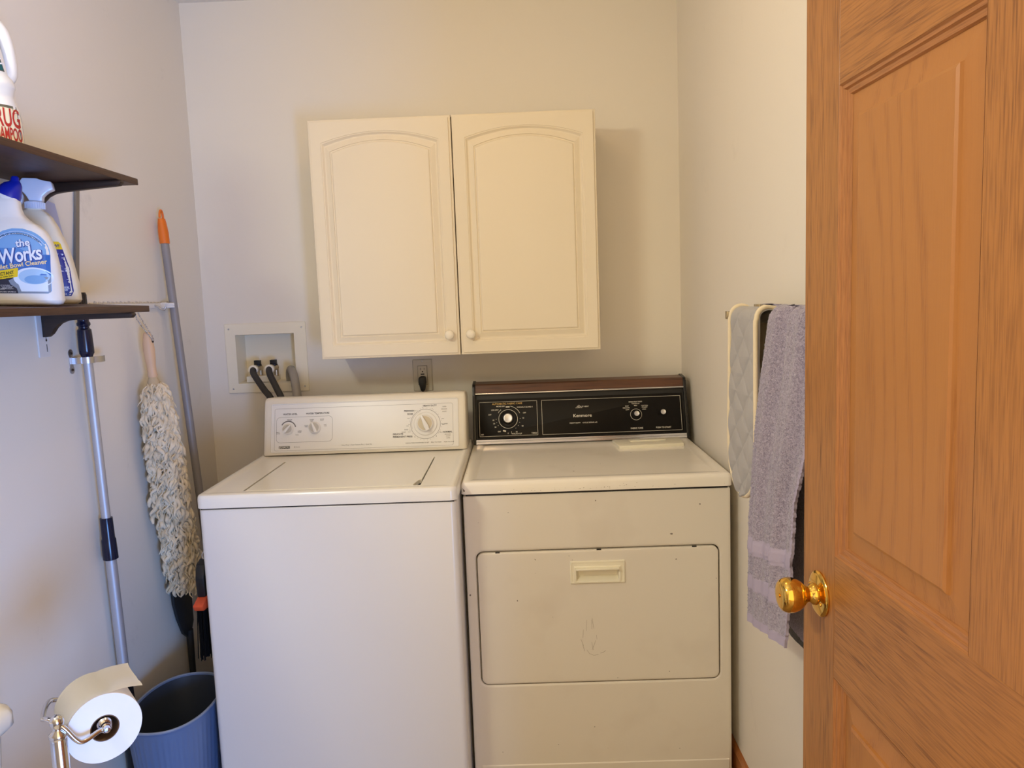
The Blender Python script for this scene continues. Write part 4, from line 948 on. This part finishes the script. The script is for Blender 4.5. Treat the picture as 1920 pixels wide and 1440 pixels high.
def addtube(pts, R, seg=6):
    n = len(pts); up = None; base = len(verts)
    for i, p in enumerate(pts):
        dd_ = (pts[min(i+1, n-1)]-pts[max(i-1, 0)]).normalized()
        if up is None: up = Vector((0, 0, 1)) if abs(dd_.z) < .9 else Vector((1, 0, 0))
        a = dd_.cross(up).normalized(); up = a.cross(dd_).normalized()
        for k in range(seg): verts.append(p+R[i]*(math.cos(2*PI*k/seg)*a+math.sin(2*PI*k/seg)*up))
    for i in range(n-1):
        for k in range(seg): faces.append((base+i*seg+k, base+i*seg+(k+1) % seg, base+(i+1)*seg+(k+1) % seg, base+(i+1)*seg+k))
    faces.append(tuple(base+k for k in range(seg))[::-1]); faces.append(tuple(base+(n-1)*seg+k for k in range(seg)))
for k in range(2600):
    z = .535+.64*random.random(); r = interp(pd, z)[0]; a = random.uniform(-2.3, 2.3)
    out = Vector((math.cos(a), math.sin(a), 0)); rr = Vector((min(r, .046)*.80*math.cos(a), r*.85*math.sin(a), 0))
    p = axd(z)+rr
    if p.x < .012: continue
    d = (Vector((random.uniform(-.3, .3), random.uniform(-.6, .6), -1))+out*.15).normalized()
    big = random.random() < .35
    pts, R = lock(p, d, out, random.uniform(.026, .050), random.uniform(.0036, .0052) if big else random.uniform(.0013, .0026), random.uniform(.2, .8), random.uniform(0, 6))
    addtube(pts, R, 5)
for k in range(26):
    p = axd(.530)+Vector((random.uniform(-.02, .03), random.uniform(-.03, .035), 0)); d = Vector((random.uniform(-.3, .4), random.uniform(-.5, .6), -1)).normalized()
    pts, R = lock(p, d, Vector((1, 0, 0)), random.uniform(.018, .034), .0022, 1.2, random.uniform(0, 6)); addtube(pts, R, 5)
me = bpy.data.meshes.new('wool_locks'); me.from_pydata([tuple(v) for v in verts], [], faces); me.update()
o_ = dl_(link('wool_locks', me, M_wool, du, 80)); o_['kind'] = 'stuff'

# ------------------------------------------------------------------ dustpan and hand brush in the gap
dpn = thing('dustpan', 'dark grey dustpan standing on end against the left wall below the duster', 'dustpan', (.016, -.365, 0))
M_pan = mat('charcoal_plastic', (44, 44, 46), .5)
mb = MB().prism([(-.452, .620), (-.318, .620), (-.322, .350), (-.345, .318), (-.372, .314), (-.398, .336), (-.428, .396), (-.446, .455)], lambda y, z: (.005, y, z), lambda y, z: (.015, y, z), .002)
o_ = mb.build('pan', M_pan, dpn, 30); o_.location = -dpn.location
o_ = MB().tube([(.016, -.362, .335), (.016, -.364, .20), (.016, -.366, .012)], [.0115, .010, .012], 14).build('handle', M_pan, dpn, 60); o_.location = -dpn.location
hb_ = thing('hand_brush', 'black bristle brush with orange block hanging on the left side of the washer', 'brush', (.265, -.78, .67))
BY = -.832
o_ = MB().prism([(BY-.005, .602), (BY+.045, .622), (BY+.110, .626), (BY+.112, .592), (BY+.100, .582), (BY+.006, .586)], lambda y, z: (.250, y, z), lambda y, z: (.278, y, z), .004).build('brush_block', mat('red_orange_plastic', (214, 84, 44), .45), hb_, 35); o_.location = -hb_.location
o_ = MB().prism([(BY+.026, .616), (BY+.022, .670), (BY+.034, .705), (BY+.060, .713), (BY+.084, .700), (BY+.088, .626)], lambda y, z: (.252, y, z), lambda y, z: (.276, y, z), .004).build('handle', M_dark, hb_, 35); o_.location = -hb_.location
mb = MB()
for k in range(240):
    y = BY+.008+.095*random.random(); x = .253+.022*random.random(); l = random.uniform(.125, .145)
    mb.tube([(x, y, .590), (x+random.uniform(-.006, .004), y+random.uniform(-.010, .012), .590-l)], .0013, 4)
o_ = mb.build('bristles', mat('black_bristle', (12, 11, 11), .85, spec=.1), hb_, 50); o_.location = -hb_.location; o_['kind'] = 'stuff'
o_ = MB().tube(bez([(.2905, BY+.058, .733), (.270, BY+.058, .733), (.262, BY+.058, .723), (.264, BY+.058, .711)], 6), .0025, 8).build('hanging_hook', M_steel, hb_, 50); o_.location = -hb_.location

# ------------------------------------------------------------------ waste bin
wb = thing('waste_bin', 'slate blue ribbed plastic waste bin between the wall and the washer', 'bin', (.1680, -.80, 0))
mb = MB(); n = 200; zt = .322
def binring(z, k, ins=0, rib=0):
    t = z/zt; ax_, ay_ = .084+.022*t-ins, .120+.038*t-ins; out = []
    for i in range(n):
        a = 2*PI*i/n; c, s = math.cos(a), math.sin(a); rr = 1+(rib if (i//2) % 2 else -rib)
        out.append((ax_*rr*math.copysign(abs(c)**.85, c), ay_*rr*math.copysign(abs(s)**.85, s), z))
    return out
mb.rings([binring(.0, 0), binring(.004, 0, 0, .006), binring(.29, 0, 0, .006), binring(.300, 0), binring(.318, 0), binring(.320, 0, -.004), binring(zt-.002, 0, -.005), binring(zt, 0, -.003), binring(zt, 0, .001), binring(zt-.003, 0, .003)], True, False)
wbb = mb.build('bin_body', M_bin, wb, 25)
MB().tube([binring(zt+.0005, 0, -.001)[i] for i in range(0, n, 2)]+[binring(zt+.0005, 0, -.001)[0]], .0032, 8).build('rim', mat('bin_rim_highlight', (136, 146, 164), .4), wb, 60)  # tube added on the rim; its pale colour paints the edge highlight
mb = MB().rings([binring(zt-.002, 0, .002), binring(.30, 0, .004), binring(.006, 0, .004)], False, True); mb.build('inner_wall', M_bin_shaded, wb, 60)

# ------------------------------------------------------------------ toilet paper on a floor stand
tc_ = Vector((.4200, -1.5600, .6930)); axr = Vector((-.643, .766, .0)).normalized()     # roll axis, from the visible face backwards
L_ = .100; RR = .0590
face = tc_.copy(); back = tc_+axr*L_
st = thing('paper_stand', 'chrome floor stand holding the toilet paper roll', 'stand', (.3760, -1.61, 0))
def stl(o): o.location = -st.location; return o
sp_ = Vector((.3740, -1.6120, 0))
pst = stl(MB().tube([sp_+Vector((0, 0, .012)), sp_+Vector((0, 0, .700)), sp_+Vector((0, 0, .705))], [.0125, .0125, .0105], 24).build('post', M_chrome, st, 50))
stl(MB().lathe([(.0005, 0), (.062, 0), (.062, .006), (.058, .011), (.02, .014), (.0005, .014)], sp_, (0, 0, 1), 40).build('base', M_chrome, st, 40))
MB().lathe([(.011, .700), (.0135, .705), (.0130, .711), (.0075, .716), (.0070, .721), (.0100, .725), (.0110, .731), (.0095, .737), (.004, .741), (.0005, .742)], sp_, (0, 0, 1), 28).build('finial', M_chrome, pst, 50)
ht = sp_+Vector((0, 0, .728)); E1 = Vector((.766, .643, 0)); UP = Vector((0, 0, 1))
fr = face-axr*.014
mb = MB().tube(bez([ht, ht+E1*.010-axr*.006-UP*.012, fr-E1*.040-axr*.008-UP*.004, fr-E1*.012-UP*.001, fr], 10), .0040, 12)
bk_ = back+axr*.010
mb.tube(bez([ht, ht-E1*.012+axr*.012+UP*.006, face-E1*.082+axr*.040+UP*.028, bk_-E1*.060+axr*.004+UP*.02, bk_-E1*.02+UP*.004, bk_], 10), .0040, 12)
stl(mb.build('arm', M_chrome, st, 60))
stl(MB().tube([fr, back+axr*.010], .0085, 16).lathe([(.0005, 0), (.0115, 0), (.0125, .003), (.0105, .006), (.0005, .006)], face+axr*.002, -axr, 24).lathe([(.0005, 0), (.0055, 0), (.0065, .004), (.0045, .009), (.0005, .0095)], fr, -axr, 16).build('spindle', M_chrome, st, 50))
tp = thing('toilet_paper_roll', 'white toilet paper roll with a loose end on the chrome stand', 'toilet paper', tuple(tc_))
q = axr.to_track_quat('Z', 'Y').to_matrix()
# local frame of the roll: e1 horizontal to the right seen from the face, e2 up
e1 = Vector((0, 0, 1)).cross(axr).normalized()*-1
if e1.x < 0: e1 = -e1
e2 = Vector((0, 0, 1))
rc_ = .0225
nn = 72
off = e2*-.006+e1*0
def rpt(r, a, h, wob=0): return off+e1*(r*math.cos(a))+e2*(r*math.sin(a))+axr*h
mb = MB()
rr_ = lambda r, h, w=0: [rpt(r*(1+w*noise.noise(Vector((math.cos(2*PI*k/nn)*1.5, math.sin(2*PI*k/nn)*1.5, h*20)))), 2*PI*k/nn, h) for k in range(nn)]
mb.rings([rr_(rc_, L_), rr_(RR*.98, L_), rr_(RR, L_-.002, .008), rr_(RR, L_/2, .008), rr_(RR, .002, .008), rr_(RR*.99, 0, .008), rr_(RR*.6, .0008), rr_(rc_, 0), rr_(rc_, L_)], False, False)
mb.build('roll', M_paper, tp, 60)
mb = MB().rings([rr_(rc_, -.0002), rr_(rc_-.0015, -.0004), rr_(rc_-.0015, L_), ], False, False); mb.build('core', M_card, tp, 60)
# loose end: leaves the roll at the top and sticks out to the right
pts = []
for k in range(26):
    a = math.radians(170-k*3.6); pts.append((RR*1.018*math.cos(a), RR*1.018*math.sin(a)-.006))
x_, y_2 = pts[-1]; pts += [(x_+.010, y_2+.0006), (x_+.022, y_2+.0004), (x_+.034, y_2-.0010), (x_+.045, y_2-.0030), (x_+.053, y_2-.0050)]
rows = []
for i, (a, b) in enumerate(pts):
    rows.append([e1*(a+(.004*noise.noise(Vector((h*30, i*.2, 3))) if i > 25 else 0))+e2*(b+(.0035*math.sin(h*70+1)*(i-25)/5-(.004*(1-h/L_)**2)*(i-25)/5 if i > 25 else 0))+axr*(h) for h in [L_*j/12 for j in range(13)]])
t = bmesh.new(); R_ = [[t.verts.new(p) for p in r] for r in rows]
for a, b in zip(R_, R_[1:]):
    for j in range(12): t.faces.new((a[j], a[j+1], b[j+1], b[j]))
bmesh.ops.solidify(t, geom=t.faces[:], thickness=.0012)
MB().add(t).build('loose_end', M_paper, tp, 60)

# ------------------------------------------------------------------ toilet (only the tank corner shows)
to = thing('toilet', 'cream toilet, its tank corner showing at the lower left edge', 'toilet', (0, -1.72, 0))
def tl(o): o.location = -to.location; return o
mb = MB(); 
def tring2(z, i): return [(p[0], p[1], z) for p in rrect(.012+i, .205-i, -2.05+i, -1.489-i, .03)]
mb.rings([tring2(.40, .018), tring2(.43, .012), tring2(.655, 0), tring2(.660, 0)], True, True)
tl(mb.build('tank', M_ceramic, to, 40))
mb = MB(); tr3 = lambda z, i: [(p[0], p[1], z) for p in rrect(.006+i, .222-i, -2.065+i, -1.474-i, .036)]
mb.rings([tr3(.658, .006), tr3(.664, 0), tr3(.683, 0), tr3(.694, .004), tr3(.702, .014), tr3(.706, .03), tr3(.708, .06)], True, True)
tl(mb.build('tank_lid', M_ceramic, to, 50))
mb = MB()
el = lambda cx, cy, a, b, z, nn_=40: [(cx+a*math.cos(2*PI*k/nn_), cy+b*math.sin(2*PI*k/nn_), z) for k in range(nn_)]
mb.rings([el(.36, -1.80, .20, .10, 0), el(.36, -1.80, .19, .10, .05), el(.38, -1.80, .17, .11, .20), el(.44, -1.80, .24, .16, .36), el(.44, -1.80, .245, .165, .395), el(.44, -1.80, .20, .14, .40), el(.43, -1.80, .14, .10, .28)], True, True)
mb.box(.02, .28, -1.90, -1.70, .30, .40, .02, 2)
tl(mb.build('bowl', M_ceramic, to, 50))
mb = MB().rings([el(.44, -1.80, .235, .16, .401), el(.44, -1.80, .245, .165, .408), el(.44, -1.80, .24, .16, .42), el(.44, -1.80, .05, .04, .428)], True, True)
tl(mb.build('seat_lid', M_ceramic, to, 50))

# ------------------------------------------------------------------ towel bar, oven mitt, towels
tb = thing('towel_bar', 'square satin nickel towel bar on the right wall', 'towel bar', (W, -1.235, 1.321))
def tbl(o): o.location = -tb.location; return o
M_nick = mat('satin_nickel', (190, 182, 164), .25, 1)
bar = tbl(MB().box(1.6425, 1.6575, -1.560, -.905, 1.3115, 1.3305, .001).build('bar', M_nick, tb, 30))
for y in (-.9170, -1.548):
    p_ = tbl(MB().box(1.640, W, y-.009, y+.009, 1.312, 1.331, .001).build('post', M_nick, tb, 30))
    MB().box(W-.010, W, y-.022, y+.022, 1.298, 1.345, .0015).build('mount_plate', M_nick, p_, 30)

def drape(fx, y_of, ztop, zbot, nu, nv, over, disp, th, name, m, parent):
    """cloth over the bar: front layer down to zbot; y_of(z)->(yL, yR); fx(u, z)->x of the front; over: back layer list"""
    rows = []
    for i in range(nv+1):
        s = i/nv
        rows.append(s)
    return rows

def cloth(name, m, parent, nu, nv, path, yfun, off, th=.004):
    """path(s, u) -> (x, z, side) ; yfun(z, u) -> y"""
    vs = []; fc = []
    for i in range(nv+1):
        for j in range(nu+1):
            s, u = i/nv, j/nu; x, z = path(s, u); y = yfun(s, z, u); d = off(s, u, x, z)
            vs.append((x+d, y, z))
    for i in range(nv):
        for j in range(nu):
            a = i*(nu+1)+j; fc.append((a, a+1, a+nu+2, a+nu+1))
    me = bpy.data.meshes.new(name); me.from_pydata(vs, [], fc); me.update()
    t = bmesh.new(); t.from_mesh(me); bpy.data.meshes.remove(me)
    bmesh.ops.recalc_face_normals(t, faces=t.faces[:]); bmesh.ops.solidify(t, geom=t.faces[:], thickness=th)
    return MB().add(t).build(name, m, parent, 60)
# bath towel
tw = thing('bath_towel', 'lilac grey terry towel folded over the towel bar, beside the door edge', 'towel', (1.65, -1.35, 1.34))
yL = [(.64, -1.1600), (.66, -1.1600), (.80, -1.168), (.90, -1.158), (.975, -1.168), (1.10, -1.178), (1.20, -1.205), (1.28, -1.238), (1.34, -1.262)]
yR = [(.64, -1.420), (.72, -1.420), (.86, -1.440), (1.0, -1.452), (1.10, -1.50), (1.20, -1.53), (1.34, -1.545)]
ZT = 1.350
def tpath(s, u):
    # s 0 = hem of the front layer, 1 = hem of the back layer
    zb = .668+(.055*u); zbb = .70
    sf = .49; sb_ = .56
    if s < sf:
        t = s/sf; z = zb+(ZT-.030-zb)*t; x = 1.622-.010*(1-t)**1.0
        return x, z
    if s < sb_:
        a = PI*(s-sf)/(sb_-sf); return 1.6475-.0255*math.cos(a), ZT-.030+.030*math.sin(a)
    t = (s-sb_)/(1-sb_); return 1.673, ZT-.030-(ZT-.030-zbb)*t
def tyf(s, z, u):
    a = interp(yL, z)[0]; b = interp(yR, z)[0]
    if s > .56: a -= .03
    return a+(b-a)*u
def toff(s, u, x, z):
    if s > .53: return .001*noise.noise(Vector((x*90, u*60, z*90)))
    edge = smoothstep(0, .10, u)*smoothstep(1, .93, u)
    fold = .0060*math.sin(u*17+z*2.2)+.0050*math.sin(u*31-z*3.1+1)
    k = smoothstep(.62, .85, z)
    pile = .0022*noise.noise(Vector((z*240, u*75, 1)))+.0014*noise.noise(Vector((z*480, u*150, 7)))
    band = any(abs(z-(b+.055*u)) < w_ for b, w_ in ((.838, .017), (.760, .015), (.676, .010)))
    rib = .0012 if band and abs(z-(.838+.055*u)) > .010 else 0
    if band: pile = .0006*math.sin(u*420)*1.0 if abs(z-(.832+.055*u)) < .006 or abs(z-(.754+.055*u)) < .006 else 0; pile += .002
    roll_ = .016*(1-smoothstep(0, .16, u))**2
    return fold*(.10+.90*k)*edge*-1-.003+pile*-1+roll_+rib
ob = cloth('towel_cloth', M_terry, tw, 110, 520, tpath, tyf, toff, .005); ob.location = -tw.location
ob.data.materials.append(M_terryflat)
for p in ob.data.polygons:
    c = p.center; z = c.z
    if c.x < 1.66 and z < .93:
        a = interp(yL, z)[0]; b = interp(yR, z)[0]; u = (c.y-a)/(b-a)
        if any(abs(z-(q+.055*u)) < w_ for q, w_ in ((.838, .017), (.760, .015), (.676, .010))) or u > .965 : p.material_index = 1
    elif c.x < 1.64 and z < 1.2:
        a = interp(yL, z)[0]; b = interp(yR, z)[0]; u = (c.y-a)/(b-a)
        if u > .97: p.material_index = 1
# black towel behind it
bt = thing('dark_towel', 'black terry towel hanging on the wall side, behind the lilac towel', 'towel', (1.68, -1.3, 1.33))
yLk = [(.66, -1.20), (.90, -1.19), (1.05, -1.120), (1.15, -1.075), (1.25, -1.045), (1.34, -1.04)]
def kpath(s, u):
    zt_ = 1.296+.012*smoothstep(.3, .5, u)
    if s < .85: t = s/.85; return 1.690-.006*(1-t), .672+(zt_-.672)*t
    t = (s-.85)/.15; a = PI/2*t; return 1.690-.030*(1-math.cos(a))*smoothstep(.3, .5, u), zt_+.014*math.sin(a)*smoothstep(.3, .5, u)+.004*t
ob = cloth('towel_cloth', M_terryk, bt, 50, 160, kpath, lambda s, z, u: interp(yLk, z)[0]+(-1.545-interp(yLk, z)[0])*u, lambda s, u, x, z: .003*math.sin(u*14+z*3)-.001+.0012*noise.noise(Vector((z*200, u*60, 2))), .004)
ob.location = -bt.location

# quilted double oven mitt
om = thing('oven_mitt', 'grey quilted oven mitt with cream piping at the left end of the towel bar', 'oven mitt', (1.65, -1.07, 1.34))
MY0, MY1 = -1.0080, -1.2090
def mshape(z):
    """left and right edge (y) of the mitt at height z"""
    zb, cz = .930, 1.030
    l = interp([(.93, 0), (1.0, 0), (1.10, .002), (1.20, -.006), (1.34, -.010)], z)[0]
    c = (MY0+MY1)/2; h = abs(MY1-MY0)/2
    if z < cz: h *= math.sqrt(max(1e-4, 1-((cz-z)/(cz-zb))**2.3))
    return c+h+l, c-h
def mpath(s, u):
    zb = .930
    if s < .86: t = s/.86; return 1.6255-.004*(1-t), zb+(1.322-zb)*t
    a = PI*(s-.86)/.14; return 1.6490-.0235*math.cos(a), 1.322+.022*math.sin(a)
def myf(s, z, u):
    if s > .86: z = 1.322
    a, b = mshape(z); return a+(b-a)*u
def moff(s, u, x, z):
    if s > .90: return 0
    a, b = mshape(z); y = a+(b-a)*u
    p, q_ = (y*.85+z)*25, (y*.85-z)*25
    dq = min(abs(math.sin(p*PI/2)), abs(math.sin(q_*PI/2)))
    edge = min(1, min(u, 1-u)*8)
    return -(.0065*dq**.5*(1-.35*smoothstep(1.2, 1.3, z))+.003*noise.noise(Vector((y*28, z*22, 0))))*edge-.004*edge
ob = cloth('front_lobe', M_quilt, om, 90, 220, mpath, myf, moff, .006); ob.location = -om.location
rim = []
for i in range(0, 60):
    z = 1.322-(1.322-.931)*i/59; rim.append((1.6215+.0, mshape(z)[1]+.001, z))
zz = [.9305+k*.0003 for k in range(1)]
rimL = [(p[0], mshape(p[2])[0]-.001, p[2]) for p in rim]
topR = [(1.6490-.0235*math.cos(PI*k/12)-.002, mshape(1.322)[1]+.001, 1.322+.0235*math.sin(PI*k/12)) for k in range(12, -1, -1)]
topL = [(p[0], mshape(1.322)[0]-.001, p[2]) for p in topR]
o_ = MB().tube(topR+rim[1:]+rimL[::-1][:-1]+topL[::-1], .0050, 10).build('piping', M_piping, om, 60); o_.location = -om.location
# back lobe with its cream lining, hanging lower
bl_ = []
def bshape(z):
    zb, cz = .888, .985; h = .092
    c = -1.115
    if z < cz: h *= math.sqrt(max(1e-4, 1-((cz-z)/(cz-zb))**2.3))
    return c+h, c-h
ob = cloth('back_lobe', M_piping, om, 30, 90, lambda s, u: (1.671, .888+(1.322-.888)*s), lambda s, z, u: bshape(z)[0]+(bshape(z)[1]-bshape(z)[0])*u, lambda s, u, x, z: .002*noise.noise(Vector((u*4, z*9, 4))), .006); ob.location = -om.location
rb = [(1.668, bshape(1.322-(1.322-.889)*i/50)[1], 1.322-(1.322-.889)*i/50) for i in range(51)]
rb2 = [(p[0], bshape(p[2])[0], p[2]) for p in rb]
o_ = MB().tube(rb+rb2[::-1][1:], .0045, 8).build('piping', M_piping, om, 60); o_.location = -om.location
